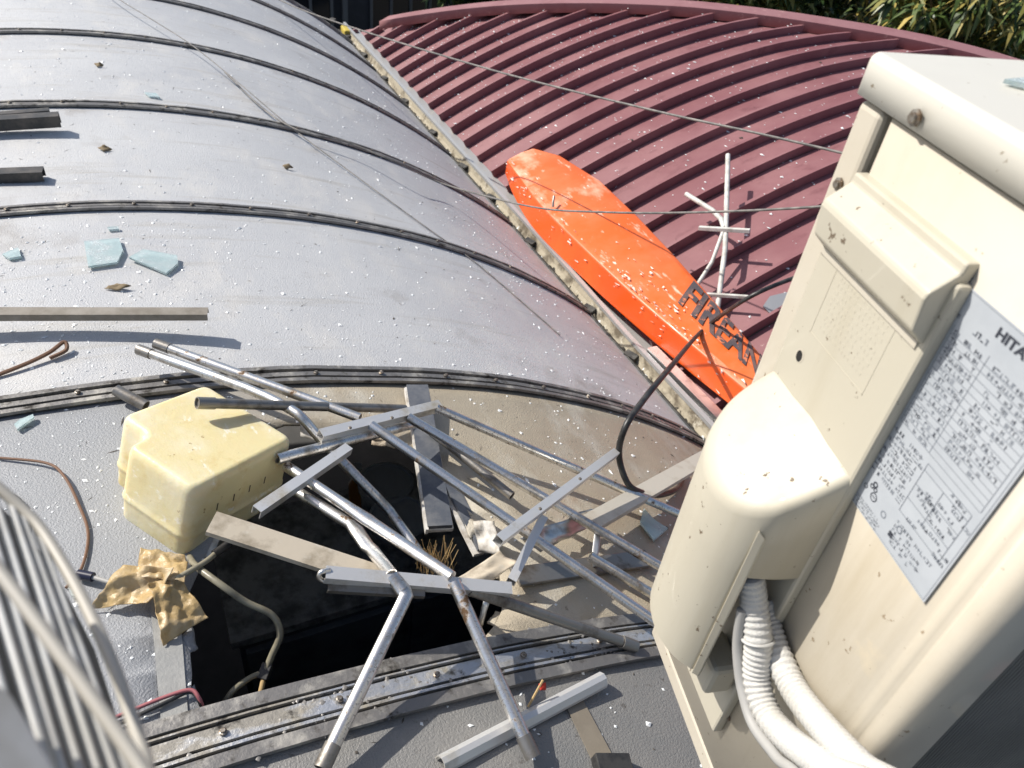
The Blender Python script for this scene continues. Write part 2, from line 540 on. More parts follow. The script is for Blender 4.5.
def inside(p, poly):
    c = False
    j = len(poly) - 1
    for i in range(len(poly)):
        if (poly[i][1] > p[1]) != (poly[j][1] > p[1]) and p[0] < (poly[j][0] - poly[i][0]) * (p[1] - poly[i][1]) / (poly[j][1] - poly[i][1]) + poly[i][0]:
            c = not c
        j = i
    return c


def arc_panel(y0, y1, m, hole=None, th0=-TH, th1=TH, n=48, h=0.0, t=0.006):
    if not hole:
        V, F = [], []
        for i in range(n + 1):
            th = th0 + (th1 - th0) * i / n
            for hh in (h, h - t):
                V += [arc(th, y0, hh), arc(th, y1, hh)]
        for i in range(n):
            a, b = i * 4, i * 4 + 4
            F += [(a, b, b + 1, a + 1), (a + 2, a + 3, b + 3, b + 2), (a, a + 2, b + 2, b), (a + 1, b + 1, b + 3, a + 3)]
        F += [(0, 1, 3, 2), (n * 4, n * 4 + 2, n * 4 + 3, n * 4 + 1)]
        return autosmooth(fixn(mk('panel', V, F, m, canopy, True, True)), 30)
    pts = []
    for i in range(n * 2 + 1):
        for j in range(13):
            p = (th0 + (th1 - th0) * i / (n * 2), y0 + (y1 - y0) * j / 12)
            pts.append(Vector(p))
    k0 = len(pts)
    pts += [Vector(p) for p in hole]
    ed = [(k0 + i, k0 + (i + 1) % len(hole)) for i in range(len(hole))]
    v, e, f, *_ = delaunay_2d_cdt(pts, ed, [], 0, 1e-5)
    F = []
    for q in f:
        c = (sum(v[i][0] for i in q) / len(q), sum(v[i][1] for i in q) / len(q))
        if not inside(c, hole): F.append(tuple(q))
    used = sorted({i for q in F for i in q})
    ix = {i: k for k, i in enumerate(used)}
    o = mk('panel', [arc(v[i][0], v[i][1], h) for i in used], [tuple(ix[i] for i in q) for q in F], m, canopy, True, True)
    fixn(o)
    me = o.data
    if sum(p.normal.z for p in me.polygons) < 0: me.flip_normals()
    solid(o, t, -1)
    return o


for i in range(len(EDGES) - 1):
    y0, y1 = EDGES[i], EDGES[i + 1]
    o = arc_panel(y0 + .006, y1 - .006, 'canopy_tan' if i == 2 else ('canopy_dark' if i < 2 else 'canopy'), hole if i == 2 else None)
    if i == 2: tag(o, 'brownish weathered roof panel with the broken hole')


def arc_bar(name, y0, y1, h0, h1, m, parent, th0=-TH, th1=TH, n=60, wob=0.0):
    V, F = [], []
    for i in range(n + 1):
        th = th0 + (th1 - th0) * i / n
        w = wob * noise.noise(Vector((th * 9, y0 * 3, 1)))
        w2 = wob * .5 * noise.noise(Vector((th * 23, y0 * 5, 4)))
        V += [arc(th, y0 + w, h0), arc(th, y1 + w, h0), arc(th, y1 + w, h1 + w2), arc(th, y0 + w, h1 + w2)]
    for i in range(n):
        a, b = i * 4, i * 4 + 4
        for k in range(4):
            k2 = (k + 1) % 4
            F.append((a + k, b + k, b + k2, a + k2))
    F += [(0, 1, 2, 3), (n * 4 + 3, n * 4 + 2, n * 4 + 1, n * 4)]
    o = mk(name, V, F, m, parent, False, True)
    fixn(o)
    return autosmooth(o, 40)


def screw_mesh():
    V, F = [], []
    n = 8
    for r, z in ((.0085, 0), (.0085, .003), (.0055, .004), (.005, .0075)):
        for k in range(n):
            a = 2 * math.pi * k / n
            V.append((r * math.cos(a), r * math.sin(a), z))
    for i in range(3):
        for k in range(n):
            k2 = (k + 1) % n
            F.append((i * n + k, i * n + k2, (i + 1) * n + k2, (i + 1) * n + k))
    F.append(tuple(3 * n + k for k in range(n)))
    me = bpy.data.meshes.new('screw')
    me.from_pydata(V, [], F)
    me.materials.append(MATS['screw'])
    return me


SCREW = screw_mesh()
for i, y in enumerate(RIBS):
    near = y < 1
    q = 1.0 if near else (.58 if y < 1.6 else .45)
    js = arc_bar('joint_strip', y - .045 * q, y + .045 * q, -.004, .005, 'gasket', canopy, wob=.004)
    arc_bar('rail', y - .050 * q, y - .030 * q, .005, .013, 'rail', js, wob=.004)
    arc_bar('rail', y + .026 * q, y + .048 * q, .005, .014, 'rail', js, wob=.004)
    arc_bar('cap_strip', y - .013 * q, y + .012 * q, .004, .011, 'rail_near' if near else 'rail', js, wob=.004)
    if near:
        arc_bar('rail', y - .024, y - .019, .005, .012, 'rail_near', js, wob=.005)
        arc_bar('rail', y + .019, y + .022, .005, .012, 'rail_near', js, wob=.005)
    for k in range(25):
        th = -TH + .05 + (2 * TH - .1) * k / 24 + random.uniform(-.004, .004)
        s = bpy.data.objects.new('screw', SCREW)
        COL.objects.link(s)
        s.parent = js
        s.location = arc(th, y + .001, .013)
        s.rotation_euler = (0, th, random.random() * 3)
        s.scale = (.7,) * 3
arc_bar('end_trim', 6.0, 6.035, -.01, .02, 'rail', canopy)
for sgn in (-1, 1):
    th = TH * sgn
    V = boxv(arc(th + .003 * sgn, -1.05, -.004), arc(th + .003 * sgn, 6.03, -.004), (math.sin(th), 0, math.cos(th)), .03, .022)
    bevel(fixn(mk('eave_trim', V, BOXF, 'gasket', canopy, False, True)), .003)

# sealing lumps of dirt along the near joint strip
V, F = [], []
for k in range(260):
    th = random.choice((random.uniform(-.25, .5), random.gauss(.03, .02), random.gauss(.16, .03), random.gauss(.29, .02)))
    yy = .612 + random.choice((-1, 1)) * random.uniform(.0, .05)
    c = arc(th, yy, .010)
    s = random.uniform(.0015, .0055)
    b0 = len(V)
    for d in ((1, 0, 0), (0, 1, 0), (-1, 0, 0), (0, -1, 0), (0, 0, .5)):
        V.append(c + Vector(d) * s * random.uniform(.6, 1.4))
    F += [(b0, b0 + 1, b0 + 4), (b0 + 1, b0 + 2, b0 + 4), (b0 + 2, b0 + 3, b0 + 4), (b0 + 3, b0, b0 + 4)]
o = mk('dirt_lumps', V, F, 'rail', canopy, True, True)
o['kind'] = 'stuff'

# the dim room below
ex = CX + CR * math.sin(TH)
wx = CX - CR * math.sin(TH)
ez = CZ + CR * math.cos(TH)


def end_wall(name, y, t, m):
    ring = [(wx + .03, 0)] + [((arc(-TH + 2 * TH * i / 30, 0, -.012)).x * .985 - .005, (arc(-TH + 2 * TH * i / 30, 0, -.012)).z) for i in range(31)] + [(ex - .03, 0)]
    V = [(x, y, z) for x, z in ring] + [(x, y + t, z) for x, z in ring]
    n = len(ring)
    F = [tuple(range(n)), tuple(range(2 * n - 1, n - 1, -1))] + [(i, n + i, n + (i + 1) % n, (i + 1) % n) for i in range(n)]
    return fixn(mk(name, V, F, m, canopy, False, True))


end_wall('wall', -1.0, .08, 'wall_dark')  # far end left open so that daylight lightens the room
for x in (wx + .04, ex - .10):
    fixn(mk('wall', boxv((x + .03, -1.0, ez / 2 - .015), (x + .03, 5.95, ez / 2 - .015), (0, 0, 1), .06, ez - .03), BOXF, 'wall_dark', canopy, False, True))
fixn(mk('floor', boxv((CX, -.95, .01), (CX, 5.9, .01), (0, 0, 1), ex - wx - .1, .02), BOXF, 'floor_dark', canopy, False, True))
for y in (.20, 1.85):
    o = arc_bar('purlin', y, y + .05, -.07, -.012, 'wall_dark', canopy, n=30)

# ------------------------------------------------------------------ red roof
RR_, RX, RZ = 5.5626, 4.5191, -2.6404
redroof = thing('red_roof', 'curved dark red standing-seam metal roof behind the grey canopy', 'roof', (RX, 3.0, 0))


def rarc(x, y, h=0.0):
    a = math.asin(max(-1, min(1, (x - RX) / RR_)))
    dz = -.02 * max(0, min(1, (x - 3.5) / .6)) - .10 * max(0, x - 4.4) ** 2
    return Vector((RX + (RR_ + h) * math.sin(a), y, RZ + (RR_ + h) * math.cos(a) + dz))


RX0 = 1.765
RX1 = 2 * RX - RX0


def xcap(y):
    return min(RX1, max(RX0 + .02, (1.204 + (3.277 - y / 1.8) / 1.08) * 1.8))


def red_strip(name, y0, y1, h0, h1, m, parent, inset=0.0, n=None, x0=RX0):
    n = n or 26
    V, F = [], []
    for i in range(n + 1):
        t = i / n
        for y, h in ((y0, h0), (y1, h0), (y1, h1), (y0, h1)):
            xc_ = xcap(y) - inset
            V.append(rarc(x0 + (xc_ - x0) * t, y, h))
    for i in range(n):
        a, b = i * 4, i * 4 + 4
        for k in range(4):
            k2 = (k + 1) % 4
            F.append((a + k, b + k, b + k2, a + k2))
    F += [(0, 1, 2, 3), (n * 4 + 3, n * 4 + 2, n * 4 + 1, n * 4)]
    o = mk(name, V, F, m, parent, False, True)
    fixn(o)
    return autosmooth(o, 40)


SP = .2055
ys = [5.898 - SP * (k - 2) for k in range(33)]
for k, y in enumerate(ys):
    if y > 6.35: continue
    red_strip('seam', y - .009 + random.uniform(-.004, .004), y + .008, -.002, .046 + random.uniform(-.004, .004), 'red_metal', redroof, inset=.09)
    if k < len(ys) - 1:
        red_strip('pan', ys[k + 1] + .0082, y - .0122, -.006, .0, 'red_metal', redroof)
# verge cap along the diagonal cut
dirp = Vector((1, -1.08, 0)).normalized()
perp = Vector((1.08, 1, 0)).normalized()      # outwards, away from the roof
V, F = [], []
prof = [(-.14, -.004), (-.14, .056), (.005, .068), (.010, .055), (.075, .052), (.080, -.10)]
NS = 60
for i in range(NS + 1):
    x = 1.95 + (RX1 - .1 - 1.95) * i / NS
    y = (3.277 - (x / 1.8 - 1.204) * 1.08) * 1.8
    base = rarc(x, y)
    wob = noise.noise(Vector((x * 1.3, 0, 0))) * .006
    for a, h in prof:
        V.append(base + perp * a + Vector((0, 0, h + wob)))
n = len(prof)
for i in range(NS):
    for k in range(n - 1):
        F.append((i * n + k, i * n + k + 1, (i + 1) * n + k + 1, (i + 1) * n + k))
cap = mk('verge_cap', V, F, 'red_cap', redroof, False, True)
fixn(cap)
autosmooth(cap, 25)
solid(cap, .002, 0)
for x in (2.9, 4.05, 5.2):
    y = (3.277 - (x / 1.8 - 1.204) * 1.08) * 1.8
    b = rarc(x, y)
    bar('lap_seam', b + perp * -.14 + Vector((0, 0, .053)), b + perp * .006 + Vector((0, 0, .066)), (0, 0, 1), .012, .006, 'red_cap', cap)
# walls under it
ezr = rarc(RX0, 0).z
V, F = [], []
for i in range(31):
    x = RX0 + (RX1 - RX0) * i / 30
    y = (3.277 - (x / 1.8 - 1.204) * 1.08) * 1.8
    V += [Vector((x, y, 0)) + perp * .04, rarc(x, y, -.02) + perp * .04]
for i in range(30):
    F.append((2 * i, 2 * i + 1, 2 * i + 3, 2 * i + 2))
solid(mk('wall', V, F, 'wall_block', redroof, False, True), .08, 0)
fixn(mk('wall', boxv((RX0 + .06, -.6, ezr / 2 - .03), (RX0 + .06, 5.9, ezr / 2 - .03), (0, 0, 1), .08, ezr - .06), BOXF, 'wall_block', redroof, False, True))

# ------------------------------------------------------------------ flashing in the valley between the two roofs
gut = thing('valley_gutter', 'pale metal valley gutter with dirt between grey canopy and red roof', 'gutter', (1.68, 3.6, 2.1))


def longstrip(name, prof, m, y0=-.6, y1=6.38, seg=46, thick=.002, wob=.006, xo=0):
    V, F = [], []
    n = len(prof)
    for j in range(seg + 1):
        y = y0 + (y1 - y0) * j / seg
        w = noise.noise(Vector((xo, y * .9, 0))) * wob
        w2 = noise.noise(Vector((xo, y * 1.7, 7))) * wob
        for a, b in prof:
            V.append((a + w, y, b + w2))
    for j in range(seg):
        for i in range(n - 1):
            F.append((j * n + i, j * n + i + 1, (j + 1) * n + i + 1, (j + 1) * n + i))
    o = mk(name, V, F, m, gut, False, True)
    solid(o, thick, 0)
    return o


longstrip('flashing_lip', [(1.657, 2.235), (1.656, 2.250), (1.672, 2.252), (1.676, 2.225), (1.72, 2.19), (1.775, 2.196)], 'gutter_white', xo=1, thick=.003)
longstrip('flashing_face', [(1.662, 2.246), (1.654, 2.205), (1.640, 2.178), (1.622, 2.17)], 'gutter_tan', xo=3, wob=.008)
longstrip('seal_strip', [(1.643, 2.180), (1.630, 2.190), (1.618, 2.196)], 'grime', xo=5, wob=.010, thick=.008)
longstrip('channel_bed', [(1.72, 2.19), (1.69, 2.10), (1.61, 2.10)], 'grime', xo=7)
for k in range(12):
    y = 1.42 + k * .47 + random.uniform(-.08, .08)
    bar('clip', (1.622, y, 2.198), (1.648, y + .01, 2.206), (0, 0, 1), .055, .030, 'gasket', gut)
V, F = [], []
for k in range(420):
    y = random.uniform(1.2, 6.3)
    c = Vector((random.gauss(1.634, .010), y, 2.188))
    s = random.uniform(.004, .016)
    b0 = len(V)
    for d in ((1, 0, 0), (0, 1, 0), (-1, 0, 0), (0, -1, 0), (0, 0, .9)):
        V.append(c + Vector(d) * s * random.uniform(.5, 1.5))
    F += [(b0, b0 + 1, b0 + 4), (b0 + 1, b0 + 2, b0 + 4), (b0 + 2, b0 + 3, b0 + 4), (b0 + 3, b0, b0 + 4)]
o = mk('valley_dirt', V, F, ['grime', 'crumb', 'gutter_tan'], gut, True, True)
o['kind'] = 'stuff'
for i, p in enumerate(o.data.polygons):
    p.material_index = (0, 0, 2, 0, 1, 2)[(i // 4) % 6]
bar('packing_block', (1.64, 6.18, 2.22), (1.64, 6.30, 2.23), (0, 0, 1), .05, .05, 'yellow', gut, .01)

# ------------------------------------------------------------------ neighbouring house and trees
house = thing('neighbour_house', 'dark house wall with barred window far behind the valley gutter', 'house', (1.5, 10.2, 0))
fixn(mk('wall', boxv((-6, 10.4, 1.6), (5.2, 10.4, 1.6), (0, 0, 1), .4, 3.2), BOXF, 'house_wall', house, False, True))
for wx_ in (1.2, 3.0):
    w = bar('window', (wx_, 10.18, 1.75), (wx_ + 1.3, 10.18, 1.75), (0, 0, 1), .03, 1.3, 'dark_glass', house)
    for k in range(6):
        x = wx_ + 1.3 * k / 5
        bar('frame_bar', (x, 10.15, 1.1), (x, 10.15, 2.4), (0, 1, 0), .035, .03, 'house_trim', w)
    for z in (1.1, 1.75, 2.4):
        bar('frame_bar', (wx_ - .02, 10.14, z), (wx_ + 1.32, 10.14, z), (0, 0, 1), .03, .035, 'house_trim', w)
bar('pipe', (2.65, 10.1, 0), (2.65, 10.1, 3.1), (0, 1, 0), .06, .06, 'house_trim', house)
bar('ledge', (-6, 10.1, 2.75), (5.2, 10.1, 2.75), (0, 0, 1), .2, .08, 'house_trim', house)


def tree(label, base, ctr, rad, nleaf, lm, ll, lw, seed, droop=.35):
    rnd = random.Random(seed)
    t = thing('tree', label, 'tree', base, group='trees behind the red roof')
    base, ctr = Vector(base), Vector(ctr)
    tr = tube('trunk', [base, base.lerp(ctr, .4) + Vector((.05, .03, 0)), base.lerp(ctr, .8) + Vector((-.04, .05, 0)), ctr], .07, 'bark', t, n=9, sp=5,
              radii=[.085 - .055 * i / 15 for i in range(16)])
    tips = []
    for k in range(16):
        a = rnd.uniform(0, 6.28)
        d = Vector((math.cos(a), math.sin(a), rnd.uniform(-.35, .9))).normalized()
        s = base.lerp(ctr, rnd.uniform(.55, 1.0))
        e = ctr + Vector((d.x * rad[0], d.y * rad[1], d.z * rad[2])) * rnd.uniform(.6, .95)
        mid = s.lerp(e, .5) + Vector((0, 0, .12))
        tube('branch', [s, mid, e], .02, 'bark', t, n=6, sp=4, radii=[.03 - .024 * i / 8 for i in range(9)])
        tips += [mid.lerp(e, q) for q in (.0, .3, .55, .8, 1.0)]
    cl = []
    for p in tips:
        for _ in range(3):
            cl.append(p + Vector((rnd.gauss(0, .16), rnd.gauss(0, .16), rnd.gauss(0, .14))))
    V, F = [], []
    for k in range(nleaf):
        c = rnd.choice(cl)
        a = rnd.uniform(0, 6.28)
        d = Vector((math.cos(a), math.sin(a), rnd.uniform(-.9, .5))).normalized()
        p = c + d * abs(rnd.gauss(0, .09))
        L_ = ll * rnd.uniform(.6, 1.3)
        W_ = lw * rnd.uniform(.7, 1.3)
        s = d.cross(Vector((rnd.uniform(-.4, .4), rnd.uniform(-.4, .4), 1))).normalized()
        up = s.cross(d)
        b0 = len(V)
        V += [p, p + d * L_ * .45 + s * W_ / 2 + up * .012, p + d * L_ + Vector((0, 0, -droop * L_)), p + d * L_ * .45 - s * W_ / 2 + up * .012]
        F += [(b0, b0 + 1, b0 + 2, b0 + 3)]
    mk('crown', V, F, lm, t, False, True)
    return t


tree('yellow-green leafy tree just behind the middle of the red verge cap', (6.1, 7.6, 0), (6.0, 7.3, 2.35), (1.25, 1.0, 1.15), 5200, 'leaf_yellow', .17, .055, 3)
tree('dark green bushy tree behind the red roof, further back than the yellowish tree', (7.6, 8.3, 0), (7.5, 8.1, 2.3), (1.7, 1.2, 1.5), 6500, 'leaf_green', .16, .06, 5)
tree('yellowing tree with strap leaves above the air conditioner at the right edge', (8.0, 5.75, 0), (7.9, 5.6, 2.5), (1.2, 1.2, 1.1), 5200, 'leaf_yellow', .20, .05, 8)
tree('dark evergreen tree filling the gap behind the air conditioner top', (9.4, 7.6, 0), (9.3, 7.3, 2.4), (1.9, 1.6, 1.7), 6500, 'leaf_green', .16, .06, 12)
tree('small dark tree behind the left part of the red verge cap', (4.6, 9.2, 0), (4.5, 9.1, 2.0), (1.2, .9, 1.2), 4200, 'leaf_green', .15, .06, 15)
bw = thing('boundary_wall', 'dark grey boundary wall behind the trees', 'wall', (8, 11.2, 0))
fixn(mk('wall', boxv((5.4, 11.4, 1.1), (16, 7.8, 1.1), (0, 0, 1), .2, 2.2), BOXF, 'house_wall', bw, False, True))
fixn(mk('coping', boxv((5.4, 11.4, 2.23), (16, 7.8, 2.23), (0, 0, 1), .28, .06), BOXF, 'house_trim', bw, False, True))

# torn edge of the sheet around the hole
for i in range(2, len(hole), 3):
    a, b = Vector(hole[i]), Vector(hole[(i + 1) % len(hole)])
    c = Vector((sum(h[0] for h in hole) / len(hole), sum(h[1] for h in hole) / len(hole)))
    inn = (c - (a + b) / 2).normalized()
    L_ = random.uniform(.008, .030)
    pa, pb = arc(a.x, a.y, -.002), arc(b.x, b.y, -.002)
    q1, q2 = a + Vector((inn.x * L_ / CR, inn.y * L_)), b + Vector((inn.x * L_ * .6 / CR, inn.y * L_ * .6))
    dp = random.uniform(.006, .03)
    o = crumple('torn_flap', [pa, pb, arc(q2.x, q2.y, -dp), arc(q1.x, q1.y, -dp * .7)], 5, 4, .005, random.choice(('canopy_tan', 'canopy_tan', 'plank_edge')), canopy, .003, 40, i)

# ================================================================== big things on the roofs
# ------------------------------------------------------------------ orange shell
shell = thing('orange_shell', 'long orange plastic shell with dark lettering lying along the valley gutter', 'plastic shell', (1.85, 2.5, 2.2))
low = [(1.79, 3.55, 2.25), (1.718, 3.28, 2.250), (1.660, 2.91, 2.255), (1.678, 2.45, 2.255), (1.705, 2.13, 2.256), (1.748, 1.74, 2.262), (1.768, 1.45, 2.285), (1.79, 1.20, 2.29)]
rid = [(1.788, 3.54, 2.325), (1.752, 3.34, 2.345), (1.703, 2.95, 2.360), (1.700, 2.49, 2.368), (1.718, 2.12, 2.368), (1.760, 1.72, 2.365), (1.800, 1.42, 2.360), (1.83, 1.16, 2.35)]
far = [(1.956, 3.5501, 2.3765), (2.0069, 3.3643, 2.4137), (2.0391, 3.0025, 2.4372), (2.0264, 2.6308, 2.4352), (2.0069, 2.2983, 2.4254), (1.9707, 1.8778, 2.4078), (1.9443, 1.5648, 2.3912), (1.9267, 1.2714, 2.3814)]


NS = (len(low) - 1) * 6


def lin(L, n=6):
    L = [Vector(p) for p in L]
    return [L[i].lerp(L[i + 1], k / n) for i in range(len(L) - 1) for k in range(n)] + [L[-1]]


A, B, C_ = spline(low, 6), spline(rid, 6), lin(far)
V, F = [], []
for i in range(NS + 1):
    a, b, c = A[i], B[i], C_[i]
    d = Vector((c.x + .012, c.y, rarc(c.x, c.y).z + .036))
    top = (c - b)
    V += [a, a.lerp(b, .35), b, b + top * .10 + Vector((0, 0, .010)), b + top * .5 + Vector((0, 0, .016)), c - top * .10 + Vector((0, 0, .010)), c, d]
m_ = 8
for i in range(NS):
    for k in range(m_):
        k2 = (k + 1) % m_
        F.append((i * m_ + k, i * m_ + k2, (i + 1) * m_ + k2, (i + 1) * m_ + k))
F += [tuple(range(m_)), tuple(NS * m_ + k for k in range(m_))]
body = mk('body', V, F, ['orange', 'orange_side'], shell, False, True)
for p in body.data.polygons:
    n_ = p.index % m_
    p.material_index = 1 if (p.index < NS * m_ and n_ in (0, 1, 7)) else 0
fixn(body)
autosmooth(body, 18)
bevel(body, .009, 3, 20)


def shell_top(s, t):
    """point on the top face: s along (0 nose .. 1 near end), t across (0 left ridge .. 1 right edge)"""
    x = s * NS
    i = min(NS - 1, int(x))
    f = x - i
    b = B[i].lerp(B[i + 1], f)
    c = C_[i].lerp(C_[i + 1], f)
    return b.lerp(c, t) + Vector((0, 0, .0135 + .004 * math.sin(math.pi * t)))


def text_mesh(name, body_, font_scale=1.0):
    cu = bpy.data.curves.new(name, 'FONT')
    cu.body = body_
    cu.resolution_u = 3
    cu.offset = 0.03
    ob = bpy.data.objects.new(name, cu)
    COL.objects.link(ob)
    bpy.context.view_layer.update()
    me = bpy.data.meshes.new_from_object(ob.evaluated_get(bpy.context.evaluated_depsgraph_get()))
    bpy.data.objects.remove(ob)
    bpy.data.curves.remove(cu)
    bm = bmesh.new()
    bm.from_mesh(me)
    bmesh.ops.triangulate(bm, faces=bm.faces)
    bmesh.ops.subdivide_edges(bm, edges=[e for e in bm.edges if e.calc_length() > .25], cuts=2, use_grid_fill=False)
    bmesh.ops.triangulate(bm, faces=bm.faces)
    V = [v.co.copy() for v in bm.verts]
    F = [tuple(v.index for v in f.verts) for f in bm.faces]
    bm.free()
    bpy.data.meshes.remove(me)
    return V, F


V, F = text_mesh('lettering', 'FIREAN')
w_ = max(v.x for v in V)
h_ = max(v.y for v in V)
V2 = []
for v in V:
    V2.append(shell_top(.635 + .205 * v.x / w_, .38 + .52 * v.y / h_) + Vector((0, 0, .0028)))
mk('lettering', V2, F, 'letter', shell, False, True)
hook = tube('hook', [(1.7214, 2.8785, 2.3900), (1.7244, 2.8891, 2.4050), (1.7412, 2.9181, 2.4250)], .006, 'steel_dark', shell, n=8)
V, F = [], []
for k in range(170):
    s = random.choice((random.uniform(.04, .92), random.gauss(.58, .06)))
    i = int(s * NS)
    t = random.choice((random.gauss(.04, .03), random.gauss(.0, .02), random.uniform(.0, .5))) if .45 < s < .75 else random.gauss(.0, .03)
    if t < 0:
        p = B[i].lerp(A[i], min(.9, -t * 14 + .05)) + Vector((-.006, 0, .004))
    else:
        p = shell_top(s, min(.9, t)) + Vector((0, 0, .002))
    sz = random.uniform(.004, .016)
    b0 = len(V)
    for q in range(4):
        V.append(p + Vector((random.uniform(-1, 1) * sz * .5, random.uniform(-1, 1) * sz * 1.3, random.uniform(0, .6) * sz)))
    F += [(b0, b0 + 1, b0 + 2), (b0, b0 + 2, b0 + 3), (b0, b0 + 3, b0 + 1), (b0 + 1, b0 + 3, b0 + 2)]
o = mk('paint_flakes', V, F, 'flake', shell, False, True)
o['kind'] = 'stuff'

# loose aluminium channel beside the shell
o = uchan('aluminium_channel', (1.6975, 1.9210, 2.2620), (1.7178, 1.4091, 2.2620), (0, 0, 1), .042, .03, 'alu')
o['label'] = 'grey aluminium channel lying in the valley gutter beside the orange shell'
o['category'] = 'channel'

# ------------------------------------------------------------------ air conditioner
ACL = (0.4365, 0.1053, 3.1300)
AC = thing('air_conditioner', 'cream outdoor air conditioner unit with rating label, at the right', 'air conditioner', ACL, (0, 0, math.radians(-13.4582)))
# local axes: x into the unit (to the right), y away from the viewer, z up; side panel at x = 0


def acm(name, V, F, m, parent=AC, smooth=False, bev=0, seg=3, ang=30):
    o = mk(name, V, F, m, parent, smooth)
    fixn(o)
    if bev: bevel(o, bev, seg, ang)
    return o


def acbox(name, x0, x1, y0, y1, z0, z1, m, parent=AC, bev=.002, seg=2):
    V = [(x, y, z) for z in (z0, z1) for x, y in ((x0, y0), (x1, y0), (x1, y1), (x0, y1))]
    return acm(name, V, [(3, 2, 1, 0), (4, 5, 6, 7), (0, 1, 5, 4), (1, 2, 6, 5), (2, 3, 7, 6), (3, 0, 4, 7)], m, parent, bev=bev, seg=seg)


# side panel: flat sheet that turns round the near corner in a soft bend with a crease
prof = [(.0, .285), (.0, .075), (.0008, .060), (.0015, .050), (.0030, .045), (.0030, .041), (.0020, .0385), (.0022, .034), (.0042, .031), (.0042, .028), (.0032, .026), (.0036, .018), (.006, .013), (.014, .009), (.050, .009), (.052, .014)]
V, F = [], []
for z in (.0, .697):
    for x, y in prof: V.append((x, y, z))
n = len(prof)
for i in range(n - 1): F.append((i, i + 1, n + i + 1, n + i))
sp_ = mk('side_panel', V, F, 'cream', AC, False)
fixn(sp_)
autosmooth(sp_, 30)
solid(sp_, .0015, 0)
# front frame strip at the far corner and the far face
acbox('front_frame', -.0015, .8, .2965, .328, .0, .697, 'cream', bev=.006, seg=3)
acbox('inner_shadow_gap', .022, .03, .27, .30, .0, .696, 'coil_dark', bev=0)
acbox('base_pan', -.002, .80, .006, .33, -.03, .0, 'cream', bev=.004)
# coil with fins on the near side
acbox('coil', .055, .76, .018, .06, .01, .69, 'coil_dark', bev=0)
V, F = [], []
for k in range(175):
    x = .056 + k * .004
    b0 = len(V)
    V += [(x, .012, .012), (x + .0012, .012, .012), (x + .0012, .018, .012), (x, .018, .012), (x, .012, .69), (x + .0012, .012, .69), (x + .0012, .018, .69), (x, .018, .69)]
    F += [tuple(b0 + q for q in f) for f in ((0, 1, 5, 4), (1, 2, 6, 5), (3, 0, 4, 7), (4, 5, 6, 7))]
o = mk('coil_fins', V, F, 'fin', AC)
o['kind'] = 'stuff'
acbox('end_panel', .76, .80, .009, .297, .0, .697, 'cream')
acbox('casing_back', .03, .76, .29, .296, .0, .696, 'coil_dark', bev=0)
# top cover with rounded edges
V = [(x, y, z) for z in (.700, .731) for x, y in ((-.005, .002), (.806, .002), (.806, .334), (-.006, .334))]
bm = bmesh.new()
vs = [bm.verts.new(v) for v in V]
for f in ((4, 5, 6, 7), (0, 1, 5, 4), (1, 2, 6, 5), (2, 3, 7, 6), (3, 0, 4, 7)): bm.faces.new([vs[i] for i in f])
bmesh.ops.bevel(bm, geom=[e for e in bm.edges if abs(e.verts[0].co.z - e.verts[1].co.z) > .01], offset=.009, segments=5, profile=.5, affect='EDGES')
bm.edges.ensure_lookup_table()
bmesh.ops.bevel(bm, geom=[e for e in bm.edges if e.verts[0].co.z > .725 and e.verts[1].co.z > .725 and len(e.link_faces) == 2 and abs(e.link_faces[0].normal.z - e.link_faces[1].normal.z) > .5],
                offset=.007, segments=4, profile=.5, affect='EDGES')
bmesh.ops.recalc_face_normals(bm, faces=bm.faces)
me = bpy.data.meshes.new('top_cover')
bm.to_mesh(me)
bm.free()
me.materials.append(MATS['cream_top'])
tc_ = bpy.data.objects.new('top_cover', me)
COL.objects.link(tc_)
tc_.parent = AC
autosmooth(tc_, 45)
wn_ = tc_.modifiers.new('wn', 'WEIGHTED_NORMAL')
wn_.weight = 100
wn_.keep_sharp = True
solid(tc_, .0015, -1)
tube('embossed_ring', [(.8, .085, .7305), (.13, .085, .7305), (.098, .10, .7305), (.09, .135, .7305), (.09, .20, .7305), (.10, .235, .7305), (.13, .25, .7305), (.8, .25, .7305)], .006, 'cream_top', tc_, n=8, sp=5, world=False)


def acscrew(x, y, z, r=.0055, parent=AC):
    s = bpy.data.objects.new('screw', SCREW)
    COL.objects.link(s)
    s.parent = parent
    s.location = (x, y, z)
    s.rotation_euler = (0, -math.pi / 2, 0)
    s.scale = (r / .0085,) * 2 + (r / .0085 * .8,)
    return s


acscrew(-.008, .254, .709, .0062)
acscrew(-.002, .312, .633, .0056)
acscrew(-.002, .312, .10, .0056)
acscrew(-.0005, .150, .085, .005)

# valve cover: plate, hood and D-shaped pipe hood
vc = acbox('valve_cover', -.012, .0, .148, .2905, .055, .640, 'cream_cover', bev=.003)
hp = [(.0, .654), (-.010, .654), (-.0108, .646), (-.0275, .632), (-.029, .627), (-.0255, .602), (-.012, .590)]
V, F = [], []
for y in (.2895, .153):
    for x, z in hp: V.append((x, y + (.0 if y > .2 else .0), z))
n = len(hp)
for i in range(n - 1): F.append((i, i + 1, n + i + 1, n + i))
F += [tuple(range(n)), tuple(range(2 * n - 1, n - 1, -1))]
hood = acm('hood', V, F, 'cream_cover', vc, bev=.002, seg=2)
acbox('groove_shadow', -.0135, -.0119, .156, .289, .585, .591, 'cream', vc, bev=0)
